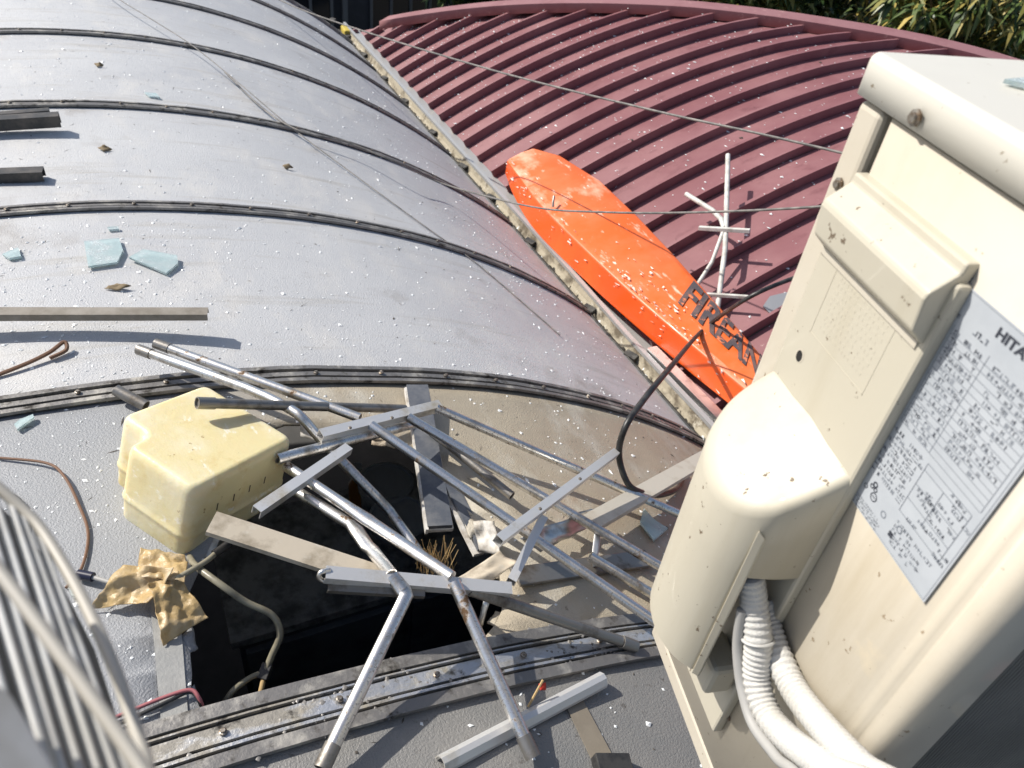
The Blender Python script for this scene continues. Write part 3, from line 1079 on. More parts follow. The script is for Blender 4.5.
# embossed field, hole
for (y0, y1, z0, z1) in ((.180, .1804, .523, .588), (.2622, .2626, .523, .588), (.180, .2626, .523, .5234), (.180, .2626, .5876, .588)):
    acbox('embossed_line', -.01225, -.0119, y0 - .0004, y1 + .0004, z0 - .0004, z1 + .0004, 'cream_cover', vc, bev=0)
V, F = [], []
rnd = random.Random(4)
for rr_ in range(9):
    y = .255
    while y > .190:
        w = rnd.uniform(.002, .006)
        z = .579 - rr_ * .0058
        b0 = len(V)
        V += [(-.01205, y, z), (-.01205, y - w, z), (-.01205, y - w, z + .003), (-.01205, y, z + .003)]
        F.append((b0, b0 + 1, b0 + 2, b0 + 3))
        y -= w + .0022
o = mk('embossed_print', V, F, 'cream_cover', vc)
o['kind'] = 'stuff'
solid(o, .00008, 1)
V = [(-.0124, .2625 + .0042 * math.cos(a), .497 + .0055 * math.sin(a)) for a in [6.283 * k / 16 for k in range(16)]]
mk('hole', V, [tuple(range(16))], 'inside_dark', vc)
V = [(-.0122, .2620 + .0058 * math.cos(a), .498 + .0068 * math.sin(a)) for a in [6.283 * k / 16 for k in range(16)]]
mk('hole_rim', V, [tuple(range(16))], 'cream', vc)
# D-shaped hood
DP = [(.008, .290), (.030, .2895), (.050, .283), (.068, .268), (.081, .247), (.0875, .222), (.0875, .200), (.082, .180), (.073, .166), (.062, .157), (.050, .153), (.030, .150), (.008, .149)]
DP = [(p.x, p.y) for p in spline([(a, b, 0) for a, b in DP], 4)]
ZT0, ZT1, ZBOT = .462, .402, .180


def ztop(o_): return ZT0 + (ZT1 - ZT0) * (o_ - .012) / .0755


V, F = [], []
n = len(DP)
cy = .219
rows = []
OPEN_Z = .335
zs_list = [('b', 0), ('b', .35), ('b', .70), ('o', 0), ('t', -.012)]
for kind, q in zs_list:
    row = []
    for (o_, y) in DP:
        zb = ZBOT + .020 * max(0, (.06 - o_) / .05) * 0
        zt = ztop(o_) - .010
        z = zb + (OPEN_Z - zb) * q if kind == 'b' else (OPEN_Z if kind == 'o' else zt)
        row.append(len(V))
        V.append((-o_, y, z))
    rows.append(row)
for ins, dz in ((.0012, -.004), (.004, -.001), (.009, .0)):      # rounded shoulder
    row = []
    for (o_, y) in DP:
        d = Vector((.03 - o_, cy - y))
        d.normalize()
        o2 = max(.008, o_ + d.x * ins)
        row.append(len(V))
        V.append((-o2, y + d.y * ins, ztop(o2) + dz))
    rows.append(row)
for r_ in range(len(rows) - 1):
    for i in range(n - 1):
        near_side = i >= n - 1 - 13
        if near_side and r_ < 3: continue
        F.append((rows[r_][i], rows[r_][i + 1], rows[r_ + 1][i + 1], rows[r_ + 1][i]))
cidx = len(V)
V.append((-.008, cy, ztop(.008)))
for i in range(n - 1): F.append((rows[-1][i], rows[-1][i + 1], cidx))
F.append((rows[-1][n - 1], rows[-1][0], cidx))
# rolled bottom lip
row = []
for (o_, y) in DP:
    d = Vector((.03 - o_, cy - y)).normalized()
    row.append(len(V))
    V.append((-(o_ + d.x * .014), y + d.y * .014, ZBOT - .008))
for i in range(n - 1 - 13):
    F.append((row[i], row[i + 1], rows[0][i + 1], rows[0][i]))
ph = mk('pipe_hood', V, F, 'cream_cover', vc, True)
bm = bmesh.new()
bm.from_mesh(ph.data)
bmesh.ops.delete(bm, geom=[v for v in bm.verts if not v.link_faces], context='VERTS')
bmesh.ops.recalc_face_normals(bm, faces=bm.faces)
bm.to_mesh(ph.data)
bm.free()
autosmooth(ph, 42)
solid(ph, .0025, -1)
# flange along the opening
ie = n - 1 - 13
ox, oy = DP[ie]
acm('opening_flange', [(-ox - .002, oy - .001, ZBOT - .004), (-ox + .004, oy - .006, ZBOT - .004), (-ox + .004, oy - .006, OPEN_Z + .055), (-ox - .002, oy - .001, OPEN_Z + .062),
                       (-ox + .004, oy + .002, ZBOT - .004), (-ox + .008, oy - .003, ZBOT - .004), (-ox + .008, oy - .003, OPEN_Z + .05), (-ox + .004, oy + .002, OPEN_Z + .055)],
    [(0, 1, 2, 3), (4, 7, 6, 5), (0, 4, 5, 1), (3, 2, 6, 7), (0, 3, 7, 4), (1, 5, 6, 2)], 'cream_cover', vc, bev=.001)
acbox('tongue', -.045, -.013, .152, .20, .135, .181, 'cream_cover', vc, bev=.006)

# refrigerant pipes in white lagging
pipes = thing('lagged_pipes', 'two white lagged refrigerant pipes coming out of the air conditioner valve cover', 'pipes', ACL, (0, 0, math.radians(-13.4582)))


def lag(pts, r, name='lagged_pipe'):
    P = spline(pts, 10)
    Q = []
    acc = 0.0
    step = .0012
    for i in range(len(P) - 1):
        d = (P[i + 1] - P[i]).length
        k = max(1, int(d / step))
        for j in range(k): Q.append(P[i].lerp(P[i + 1], j / k))
    Q.append(P[-1])
    rad = [r * (1.0 + (.05 if (i // 2) % 2 else -.045)) for i in range(len(Q))]
    V, F = tube_geo(Q, r, 20, False, None, rad)
    o = mk(name, V, F, 'lagging', pipes, True)
    fixn(o)
    return o


p1 = [(-0.0440, 0.1680, 0.3190), (-0.0400, 0.1620, 0.3050), (-0.0370, 0.1540, 0.2910), (-0.0340, 0.1340, 0.2660), (-0.0340, 0.1130, 0.2330), (-0.0330, 0.0840, 0.2230), (-0.0320, 0.0510, 0.2390), (-0.0320, 0.0110, 0.2740), (-0.0320, -0.0410, 0.3200)]
p2 = [(-0.0160, 0.1690, 0.2750), (-0.0140, 0.1510, 0.2610), (-0.0140, 0.1240, 0.2530), (-0.0140, 0.0890, 0.2520), (-0.0150, 0.0490, 0.2670), (-0.0160, 0.0020, 0.2920), (-0.0160, -0.0450, 0.3230)]
p3 = [(-0.0500, 0.1520, 0.2900), (-0.0480, 0.1420, 0.2570), (-0.0470, 0.1300, 0.2380), (-0.0460, 0.1110, 0.2210), (-0.0460, 0.0820, 0.2130), (-0.0460, 0.0450, 0.2280), (-0.0460, 0.0060, 0.2460)]
p1 += [(-.03, -.09, .19), (-.02, -.16, .10), (.0, -.20, -.10), (.0, -.20, -.40)]
p2 += [(-.01, -.10, .22), (.01, -.17, .12), (.03, -.21, -.10), (.03, -.21, -.40)]
p3 += [(-.045, -.07, .16), (-.04, -.15, .05), (-.03, -.19, -.12), (-.03, -.19, -.40)]
lag(p1, .0125)
lag(p2, .0125)
tube('drain_cable', p3, .005, 'cable_grey', pipes, n=10, sp=8, world=False)
fr_ = frames(spline(p1, 10))[30]
tube('cable_tie', [fr_[0] + fr_[2] * math.cos(a) * .0138 + fr_[3] * math.sin(a) * .0138 for a in [6.2832 * k / 24 for k in range(25)]], .0016, 'white_wire', pipes, n=6, world=False)

# rating label
LX = -.0014


def flat(name, polys, x, m, parent):
    V, F = [], []
    for poly in polys:
        b0 = len(V)
        V += [(x, y, z) for y, z in poly]
        F.append(tuple(range(b0, b0 + len(poly))))
    return mk(name, V, F, m, parent)


def rect(y0, y1, z0, z1): return [(y0, z0), (y1, z0), (y1, z1), (y0, z1)]


lab = mk('rating_label', [(x, y, z) for x in (LX, LX + .0009) for y, z in rect(.152, .051, .437, .638)], [(0, 1, 2, 3), (7, 6, 5, 4), (0, 4, 5, 1), (1, 5, 6, 2), (2, 6, 7, 3), (3, 7, 4, 0)], 'sticker', AC)
fixn(lab)
lab['label'] = 'pale blue rating sticker with dense black print'
rnd = random.Random(21)
bold, faint = [], []


def words(y0, y1, z, h, dens=.75, big=False):
    y = y0
    while y > y1:
        w = rnd.uniform(.5, 1.0) * h
        if rnd.random() < dens:
            # a glyph-like cluster of strokes too small to read
            for q in range(rnd.choice((2, 3, 3))):
                if rnd.random() < .5:
                    zz = z + h * rnd.choice((0, .4, .8))
                    (bold if big or rnd.random() < .3 else faint).append(rect(y, y - w, zz, zz + h * .2))
                else:
                    yy = y - w * rnd.choice((0, .4, .8))
                    (bold if big or rnd.random() < .3 else faint).append(rect(yy, yy - w * .2, z, z + h * .95))
        y -= w + h * .25


for k in range(15):                       # ruled specification rows
    z = .606 - k * .0056
    faint.append(rect(.146, .057, z - .0010, z - .0006))
    words(.144, .116, z, .0034, .8)
    if k < 13: words(rnd.uniform(.107, .098), rnd.uniform(.075, .060), z, .0034, .75)
words(.149, .120, .615, .0042, .8)
for yv in (.1465, .112, .0565): faint.append(rect(yv, yv - .0004, .527, .612))
for k in range(9):                        # small notices on the left
    z = .517 - k * .0052
    words(.148, rnd.uniform(.114, .110), z, .0034, .85)
for yv, z0, z1 in ((.108, .472, .520), (.060, .472, .520), (.086, .480, .514)): faint.append(rect(yv, yv - .0005, z0, z1))   # wiring diagram
for zv in (.472, .486, .500, .514, .520): faint.append(rect(.108, .060, zv, zv + .0005))
for k in range(26):
    yy, zz = rnd.uniform(.064, .105), rnd.uniform(.470, .518)
    words(yy, yy - .009, zz, .003, .9)
for k in range(5): words(.104, rnd.uniform(.085, .062), .462 - k * .0045, .0032, .7)
for k in range(4): words(.148, .116, .4465 - k * .0028, .0018, .8)
faint += [rect(.1505, .0525, .6365, .6368), rect(.1505, .0525, .4385, .4388), rect(.1505, .1502, .4385, .6368), rect(.0528, .0525, .4385, .6368)]


def ring(cy_, cz_, r0, r1, n=18):
    out = []
    for k in range(n):
        a, b = 6.2832 * k / n, 6.2832 * (k + 1) / n
        out.append([(cy_ + r1 * math.cos(a), cz_ + r1 * math.sin(a)), (cy_ + r1 * math.cos(b), cz_ + r1 * math.sin(b)),
                    (cy_ + r0 * math.cos(b), cz_ + r0 * math.sin(b)), (cy_ + r0 * math.cos(a), cz_ + r0 * math.sin(a))])
    return out


bold += ring(.144, .4595, .0016, .0022) + ring(.1325, .4585, .0030, .0038) + [rect(.1345, .1305, .4582, .4590)]
bold += ring(.1365, .468, .0014, .0026) + ring(.1388, .4645, .0012, .0021) + ring(.1342, .4645, .0012, .0021)
faint += ring(.117, .4560, .0022, .0030) + ring(.0985, .4600, .0022, .0030)
for a, b in ((0, 0), (.0026, 0), (0, .0026), (.0026, .0026)): bold.append(rect(.105 - a, .1028 - a, .4475 + b, .4497 + b))
flat('fine_print', faint, LX - .0002, 'print_faint', lab)
flat('bold_print', bold, LX - .0003, 'print', lab)
V, F = text_mesh('maker_name', 'HITACHI')
w_ = max(v.x for v in V)
h_ = max(v.y for v in V)
mk('maker_name', [(LX - .0004, .1165 - .044 * v.x / w_, .6245 + .0072 * v.y / h_) for v in V], F, 'print', lab)

# steel brackets carrying the unit back to the wall
brk = thing('wall_bracket', 'steel bracket under the cream air conditioner', 'bracket', ACL, (0, 0, math.radians(-13.4582)))
for x in (.12, .66):
    mk('arm', boxv((x, .35, -.05), (x, -.45, -.05), (0, 0, 1), .04, .04), BOXF, 'gutter_white', brk)
    mk('brace', boxv((x, .25, -.07), (x, -.45, -.42), (0, 0, 1), .03, .03), BOXF, 'gutter_white', brk)

# pale glass splinter on the unit's top
o = mk('glass_splinter', [(x, y, z) for z in (.7325, .7355) for x, y in ((.055, .262), (.085, .235), (.13, .238), (.14, .262), (.09, .272))], [(4, 3, 2, 1, 0), (5, 6, 7, 8, 9)] + [(i, (i + 1) % 5, 5 + (i + 1) % 5, 5 + i) for i in range(5)], 'glass')
o.location = ACL
o.rotation_euler = (0, 0, math.radians(-13.4582))
tag(o, 'pale teal glass splinter lying on top of the air conditioner', 'glass', 'pieces of broken glass')

# ------------------------------------------------------------------ second unit's guard close to the camera
fg = thing('wire_guard', 'white wire guard of a unit, blurred in the lower left corner', 'wire guard', (-0.0549, 0.1650, 3.7519))
tube('rim', [(-0.0934, 0.3050, 3.7420), (-0.0804, 0.2882, 3.7333), (-0.0687, 0.2708, 3.7265), (-0.0593, 0.2463, 3.7250), (-0.0505, 0.2180, 3.7259), (-0.0431, 0.1893, 3.7285), (-0.0379, 0.1639, 3.7323), (-0.0333, 0.1362, 3.7379), (-0.0304, 0.1107, 3.7445)], .0024, 'tan_wire', fg, n=10, sp=6)
for pts in ([(-0.0717, 0.2813, 3.7226), (-0.0398, 0.1409, 3.7404), (-0.0342, 0.1119, 3.7453)], [(-0.0798, 0.2930, 3.7275), (-0.0461, 0.1396, 3.7484), (-0.0402, 0.1116, 3.7525)], [(-0.0883, 0.2937, 3.7373), (-0.0535, 0.1381, 3.7576), (-0.0466, 0.1113, 3.7601)], [(-0.0962, 0.2856, 3.7498), (-0.0608, 0.1366, 3.7669), (-0.0540, 0.1110, 3.7690)], [(-0.0833, 0.2884, 3.7334), (-0.0498, 0.1388, 3.7530), (-0.0435, 0.1115, 3.7564)], [(-0.0734, 0.2746, 3.7273), (-0.0425, 0.1403, 3.7439), (-0.0362, 0.1118, 3.7476)], [(-0.0918, 0.2869, 3.7440), (-0.0574, 0.1430, 3.7604), (-0.0495, 0.1112, 3.7635)], [(-0.0947, 0.2481, 3.7628), (-0.0671, 0.1463, 3.7705), (-0.0592, 0.1107, 3.7752)]):
    tube('slat', pts, .0015, 'white_wire', fg, n=10, sp=5)
tube('cross_wire', [(-0.0810, 0.2364, 3.7704), (-0.0691, 0.2117, 3.7662), (-0.0566, 0.1845, 3.7622), (-0.0439, 0.1563, 3.7583), (-0.0332, 0.1316, 3.7554), (-0.0230, 0.1038, 3.7544)], .0024, 'tan_wire', fg, n=10, sp=5)
mk('backing', [(-0.1310, 0.4058, 3.6668), (-0.1043, 0.3629, 3.6523), (-0.0817, 0.3195, 3.6428), (-0.0632, 0.2570, 3.6457), (-0.0544, 0.2121, 3.6531), (-0.0475, 0.1459, 3.6710), (-0.0934, 0.1437, 3.7259)], [(0, 1, 2, 3, 4, 5, 6)], 'coil_dark', fg, False, True)
cas = crumple('casing', [(-0.0787, 0.1673, 3.7885), (-0.0640, 0.1495, 3.7782), (-0.0461, 0.1056, 3.7745), (-0.0693, 0.1045, 3.8023)], 8, 8, .0, 'white_wire', fg, .012)
bevel(cas, .005, 3)

# ------------------------------------------------------------------ yellowed tank
tank = thing('plastic_tank', 'yellowed plastic tank with a notched corner tipped into the roof hole', 'tank', (-0.0614, 0.9610, 2.8606))
TM = Matrix(((0.771421, -0.576137, 0.270141, -0.018435), (0.577382, 0.812201, 0.083419, 0.974219), (-0.267469, 0.091623, 0.959200, 3.013054), (0.000000, 0.000000, 0.000000, 1.000000)))
ta, tb, th_, n1, n2 = (0.2376, 0.2208, 0.1589, 0.0494, 0.1471)
e_ = .006
th_ *= 1.06
foot = [(-e_, -e_), (ta + e_, -e_), (ta + e_, tb + e_), (n1 - e_, tb + e_), (n1 - e_, n2 + e_), (-e_, n2 + e_)]


def rounded(poly, r, seg=6):
    out = []
    n = len(poly)
    for i in range(n):
        p0, p1, p2 = Vector(poly[i - 1]), Vector(poly[i]), Vector(poly[(i + 1) % n])
        d0, d1 = (p0 - p1).normalized(), (p2 - p1).normalized()
        a, b = p1 + d0 * r, p1 + d1 * r
        for k in range(seg + 1):
            t = k / seg
            out.append((1 - t) ** 2 * a + 2 * t * (1 - t) * p1 + t * t * b)
    return out


def off(poly, d):
    n = len(poly)
    out = []
    for i in range(n):
        p0, p1, p2 = poly[i - 1], poly[i], poly[(i + 1) % n]
        t = (p2 - p0).normalized()
        out.append(p1 + Vector((-t.y, t.x)) * d)
    return out


base = rounded(foot, .024)
# from the rim of the top down the sides, with a moulded ridge two thirds down
zz = [(.013, 0), (.0095, -.0006), (.0065, -.002), (.0038, -.005), (.0014, -.010), (.0003, -.016), (0, -.024), (-.0015, -th_ * .55), (-.002, -th_ * .60), (-.0035, -th_ * .615), (-.0035, -th_ * .645), (-.002, -th_ * .66),
      (0, -th_ * .72), (.002, -th_ + .018), (.006, -th_ + .007), (.013, -th_)]
V, F = [], []
n = len(base)
for ins, z in zz:
    for p in off(base, ins):
        V.append(TM @ Vector((p.x, p.y, z)))
for i in range(len(zz) - 1):
    for k in range(n):
        k2 = (k + 1) % n
        F.append((i * n + k, i * n + k2, (i + 1) * n + k2, (i + 1) * n + k))
F.append(tuple(range(n)))
F.append(tuple((len(zz) - 1) * n + k for k in range(n))[::-1])
tb_ = mk('body', V, F, 'tank', tank, True, True)
bm = bmesh.new()
bm.from_mesh(tb_.data)
bmesh.ops.triangulate(bm, faces=[f for f in bm.faces if len(f.verts) > 4])
bmesh.ops.recalc_face_normals(bm, faces=bm.faces)
bm.to_mesh(tb_.data)
bm.free()
autosmooth(tb_, 80)
upt = (TM.to_3x3() @ Vector((0, 0, 1))).normalized()
for p in tb_.data.polygons:
    if p.normal.dot(upt) > .999: p.use_smooth = False
for k in range(4):
    c = Vector((ta * (.24 + .165 * k), -.0014 - e_, -th_ * .40))
    V = [TM @ (c + Vector((a, 0, b))) for a, b in ((-.0015, -.008), (.0015, -.008), (.0015, .008), (-.0015, .008))]
    mk('slot', V, [(0, 1, 2, 3)], 'tank_mark', tank, False, True)
pv = TM @ Vector((.012, -.004, -th_ + .012))
tube('nipple', [TM @ Vector((.012, .01, -th_ + .014)), TM @ Vector((.012, -.016, -th_ + .010))], .008, 'alu', tank, n=10)

# ================================================================== wrecked racks and loose bars
UPV = (0, -.25, 1)
TR = .0103


def ferrule(tb, p, q, r=None):
    """crimped sleeve on the end p of a tube that runs towards q"""
    p, q = Vector(p), Vector(q)
    d = (q - p).normalized()
    tube('end_sleeve', [p - d * .004, p + d * .030], (r or TR) * 1.16, 'steel_dark', tb, n=12, hollow=True)


rack1 = thing('tube_rack', 'ladder-like rack of two square rails and three steel tubes reaching the air conditioner', 'rack', (0.5870, 1.1966, 2.7409))
r1 = sqtube('rail', (0.2210, 1.1167, 2.9325), (0.5025, 1.1974, 2.8694), UPV, .019, .019, 'alu_white', rack1)
r2 = sqtube('rail', (0.4583, 0.7787, 2.9069), (0.8816, 1.0234, 2.7688), UPV, .017, .017, 'alu_white', rack1)
for a, b in (((0.4927, 1.1903, 2.8721), (1.0898, 0.8892, 2.5876)), ((0.4175, 1.1607, 2.8912), (0.8989, 0.6984, 2.6752)), ((0.3304, 1.1395, 2.9111), (0.7616, 0.5754, 2.7346))):
    tube('tube', [a, b], TR, 'steel', rack1, n=14, hollow=True)
for P in ((0.2820, 1.1210, 2.9327), (0.3770, 1.1455, 2.9125), (0.5748, 0.8366, 2.8876), (0.7155, 0.9171, 2.8431)):
    s = bpy.data.objects.new('rivet', SCREW)
    COL.objects.link(s)
    s.parent = r1 if P[0] < .5 else r2
    s.location = P
    s.scale = (.45,) * 3

rack2 = thing('bent_rack', 'mangled steel rack with a hooked rail and kinked tubes spread over the hole', 'rack', (0.3281, 0.7661, 2.8092))
r3 = uchan('rail', (0.1465, 0.7648, 2.9753), (0.4449, 0.6852, 2.8948), UPV, .020, .020, 'alu_white', rack2)
tube('hook', [(0.1534, 0.7672, 2.9742), (0.1391, 0.7665, 2.9764), (0.1350, 0.7649, 2.9649), (0.1421, 0.7634, 2.9557)], .004, 'steel', r3, n=8, sp=4)
uchan('lower_rail', (0.1464, 0.7561, 2.9500), (0.2956, 0.7134, 2.9183), UPV, .014, .010, 'steel_dark', rack2)
t = tube('tube', [(0.3453, 0.7102, 2.9263), (0.3761, 0.4447, 2.8209)], .0110, 'steel', rack2, n=14, hollow=True)
ferrule(t, (0.3762, 0.4414, 2.8209), (0.3453, 0.7102, 2.9263), .0110)
t = tube('tube', [(0.2476, 0.7415, 2.9480), (0.2591, 0.7141, 2.9377), (0.2596, 0.7053, 2.9356), (0.0771, 0.5151, 2.8843)], .0110, 'steel', rack2, n=14, hollow=True, flat=[1, .62, .75, 1])
ferrule(t, (0.0751, 0.5128, 2.8846), (0.2572, 0.7084, 2.9380), .0110)
tube('kinked_tube', [(0.1451, 1.0739, 2.9148), (0.2172, 0.9548, 2.9129), (0.2531, 0.8983, 2.9113), (0.2581, 0.8900, 2.9104), (0.3459, 0.7209, 2.9261)], TR, 'steel', rack2, n=14, flat=[1, 1, .6, .7, 1])
tube('kinked_tube', [(0.1444, 1.0341, 2.8947), (0.2247, 0.9165, 2.8912), (0.2308, 0.8987, 2.8921), (0.2376, 0.8519, 2.8990), (0.2426, 0.8382, 2.9021), (0.2482, 0.7434, 2.9479)], TR, 'steel', rack2, n=14, flat=[1, 1, .6, .62, .7, 1])
t = tube('strut', [(0.3729, 0.7020, 2.9017), (0.6700, 0.5892, 2.7350)], .0105, 'steel_dark', rack2, n=12)
ferrule(t, (0.6730, 0.5865, 2.7340), (0.3729, 0.7020, 2.9017), .0105)


def loose(name, label, cat, o, group=None):
    tag(o, label, cat, group)
    return o


t = tube('steel_tube', [(-0.0378, 1.4917, 2.9431), (0.3189, 1.1807, 2.8982)], TR, 'steel', None, n=14, hollow=True)
loose('', 'straight steel tube above the yellow tank, farther of the crossing pair', 'tube', t, 'loose steel tubes')
ferrule(t, (-0.0378, 1.4917, 2.9431), (0.3189, 1.1807, 2.8982))
t = tube('steel_tube', [(-0.0728, 1.4890, 2.9364), (0.1126, 1.2946, 2.9399), (0.1825, 1.2049, 2.9392), (0.2028, 1.1737, 2.9306), (0.2237, 1.1503, 2.9015), (0.2822, 1.0703, 2.8394), (0.3255, 1.0201, 2.7893), (0.3375, 0.9911, 2.7764), (0.3674, 0.8910, 2.7490)], TR, 'steel', None, n=14, sp=3)
loose('', 'bent steel tube running from above the yellow tank down into the hole', 'tube', t, 'loose steel tubes')
ferrule(t, (-0.0728, 1.4890, 2.9364), (0.1126, 1.2946, 2.9399))
t = tube('steel_tube', [(0.0174, 1.1811, 3.0177), (0.4457, 1.2608, 2.8224)], .010, 'steel_dark', None, n=12, hollow=True)
loose('', 'thin level steel tube lying across the top of the yellow tank', 'tube', t, 'loose steel tubes')
ferrule(t, (0.0174, 1.1811, 3.0177), (0.4457, 1.2608, 2.8224), .010)
t = tube('steel_tube', [(0.1304, 1.0748, 2.9373), (0.4439, 1.1754, 2.8538)], .0112, 'steel', None, n=12, hollow=True)
loose('', 'short steel tube from the right side of the tank to under the upper rail', 'tube', t, 'loose steel tubes')
t = tube('steel_tube', [(0.6951, 0.7991, 2.7370), (0.8607, 0.6368, 2.6597)], .0105, 'steel', None, n=12, hollow=True)
loose('', 'steel tube partly hidden under the nearest tube of the ladder-like rack', 'tube', t, 'loose steel tubes')
t = tube('steel_tube', [(0.4842, 1.1974, 2.8019), (0.5938, 0.9784, 2.7701)], .010, 'steel_dark', None, n=12, hollow=True)
loose('', 'short dull steel tube between the dark plank and the rack tubes', 'tube', t, 'loose steel tubes')
t = tube('steel_tube', [(-0.1304, 1.4055, 2.9058), (-0.0804, 1.3564, 2.8898)], .012, 'steel_dark', None, n=12, hollow=True)
loose('', 'short dark tube stub sticking out behind the top of the yellow tank', 'tube', t, 'loose steel tubes')

o = uchan('metal_rail', (0.0724, 0.9474, 2.9556), (0.2715, 1.0918, 2.9129), UPV, .018, .017, 'alu_white')
loose('', 'pale aluminium rail leaning from the tank corner across the hole', 'rail', o, 'loose rails')
o = sqtube('metal_rail', (0.4723, 0.7342, 2.8361), (0.5927, 0.8464, 2.8437), UPV, .016, .016, 'alu_white')
loose('', 'short square rail standing between the hooked rail and the ladder-like rack', 'rail', o, 'loose rails')
o = section('flat_bar', (-0.0036, 0.9283, 2.9697), (0.2599, 0.7778, 2.8795), (0, 1, .08), [(-.004, -.023), (.004, -.023), (.004, .023), (-.004, .023)], 'tan_steel', None, closed=True, thick=.0015)
loose('', 'broad tan flat bar crossing the dark hole below the tank', 'flat bar', o, 'tan flat bars')
o = section('flat_bar', (0.7285, 0.8661, 2.7572), (1.4458, 1.2082, 2.4469), (-.55, .75, .1), [(-.012, -.022), (.0, -.022), (.0, .022), (-.010, .022)], 'flat_pale', None, thick=.002)
loose('', 'broad pale flat bar leaning from the rack towards the valley gutter', 'flat bar', o, 'tan flat bars')
o = bar('flat_strip', (0.5086, 0.7797, 2.7765), (0.8684, 0.8015, 2.6522), (0, 0, 1), .045, .008, 'steel_dark')  # thin dark bar lying flat on the panel
loose('', 'dark flat strip lying on the tan panel right of the hole', 'strip', o)
o = section('half_pipe', (0.2385, 0.4740, 2.8398), (0.5704, 0.5376, 2.7647), (0, 0, 1), [(-.014, -.008), (-.010, .004), (-.002, .009), (.006, .007), (.013, -.002), (.014, -.008)], 'alu_white', None, thick=.002)
loose('', 'pale half-round trim strip lying on the near panel below the joint strip', 'trim', o)
# plank with a dark face and chipped white edges
plank = thing('plank', 'dark-faced plank with chipped white edges hanging into the hole', 'plank', (0.4437, 1.0094, 2.6988))
p0, p1_ = Vector((0.5081, 1.3555, 2.8005)), Vector((0.4185, 0.9513, 2.7674))
mk('face', boxv(p0, p1_, (0, -.35, 1), .052, .010), BOXF, 'plank_top', plank, False, True)
dd = Vector((0, .35, -1)).normalized() * .012
bevel(mk('edge', boxv(p0 + dd, p1_ + dd + (p1_ - p0) * .01, (0, -.35, 1), .060, .013), BOXF, 'plank_edge', plank, False, True), .003)
o = mk('edge', boxv(p0 + Vector((-.0285, 0, -.004)), p1_ + Vector((-.0285, 0, -.004)), (0, -.35, 1), .006, .016), BOXF, 'plank_edge', plank, False, True)
p0, p1_ = Vector((0.4790, 1.0525, 2.7722)), Vector((0.4846, 0.8739, 2.7603))
plank2 = thing('plank', 'narrow dark strip of broken plank at the right edge of the hole', 'plank', p1_)
mk('face', boxv(p0, p1_, (.2, -.35, 1), .028, .008), BOXF, 'plank_top', plank2, False, True)
mk('edge', boxv(p0 + Vector((-.012, -.004, -.008)), p1_ + Vector((-.012, -.004, -.008)), (.2, -.35, 1), .024, .008), BOXF, 'plank_edge', plank2, False, True)
# crumpled sheet between the racks
o = crumple('crumpled_sheet', [(0.3445, 0.7629, 2.8415), (0.4820, 0.8054, 2.8335), (0.5117, 0.7765, 2.8255), (0.3941, 0.7392, 2.8249)], 16, 10, .012, 'tan_steel', None, .0015, 22, 2)
loose('', 'crumpled metal sheet under the hooked rail at the edge of the hole', 'metal scrap', o)
o = crumple('crumpled_sheet', [(0.5425, 0.8388, 2.8115), (0.7896, 0.9268, 2.7242), (0.8092, 0.9096, 2.6845), (0.5889, 0.8278, 2.7612)], 16, 8, .010, 'alu', None, .0015, 20, 5)
loose('', 'torn curled metal sheet behind the ladder-like rack lower rail', 'metal scrap', o)
o = crumple('crumpled_sheet', [(0.4706, 0.9127, 2.8055), (0.5148, 0.8949, 2.8142), (0.4920, 0.8199, 2.7998), (0.4684, 0.8593, 2.7751)], 12, 10, .010, 'plank_edge', None, .0015, 26, 9)
loose('', 'pale torn insulation lump beside the narrow dark plank strip', 'insulation', o)
o = crumple('torn_strip', [(0.7399, 0.8635, 2.7425), (0.7595, 0.8689, 2.7354), (0.7123, 0.7862, 2.7120), (0.6973, 0.7873, 2.7172)], 3, 10, .004, 'alu_white', None, .0012, 20, 11)
loose('', 'small upright torn white strip behind the rack tubes', 'metal scrap', o)
o = crumple('torn_strip', [(0.4103, 0.7162, 2.8415), (0.4196, 0.7100, 2.8392), (0.3825, 0.6741, 2.7351), (0.3732, 0.6804, 2.7373)], 3, 10, .004, 'steel', None, .0012, 20, 12)
loose('', 'thin torn strip hanging into the hole right of its dark part', 'metal scrap', o)
# straw
V, F = [], []
c0 = Vector((0.3765, 0.8708, 2.7571))
for k in range(70):
    a = random.uniform(0, 6.28)
    p = c0 + Vector((random.gauss(0, .018), random.gauss(0, .012), 0))
    q = p + Vector((math.cos(a) * random.uniform(0, .03), math.sin(a) * random.uniform(0, .02), random.uniform(.02, .065)))
    s = Vector((random.uniform(-1, 1), random.uniform(-1, 1), 0)).normalized() * .0009
    b0 = len(V)
    V += [p - s, p + s, q + s * .5, q - s * .5]
    F.append((b0, b0 + 1, b0 + 2, b0 + 3))
o = mk('straw_tuft', V, F, 'straw')
solid(o, .0008, 0)
tag(o, 'tuft of dry straw beside the hooked rail in the hole', 'straw')

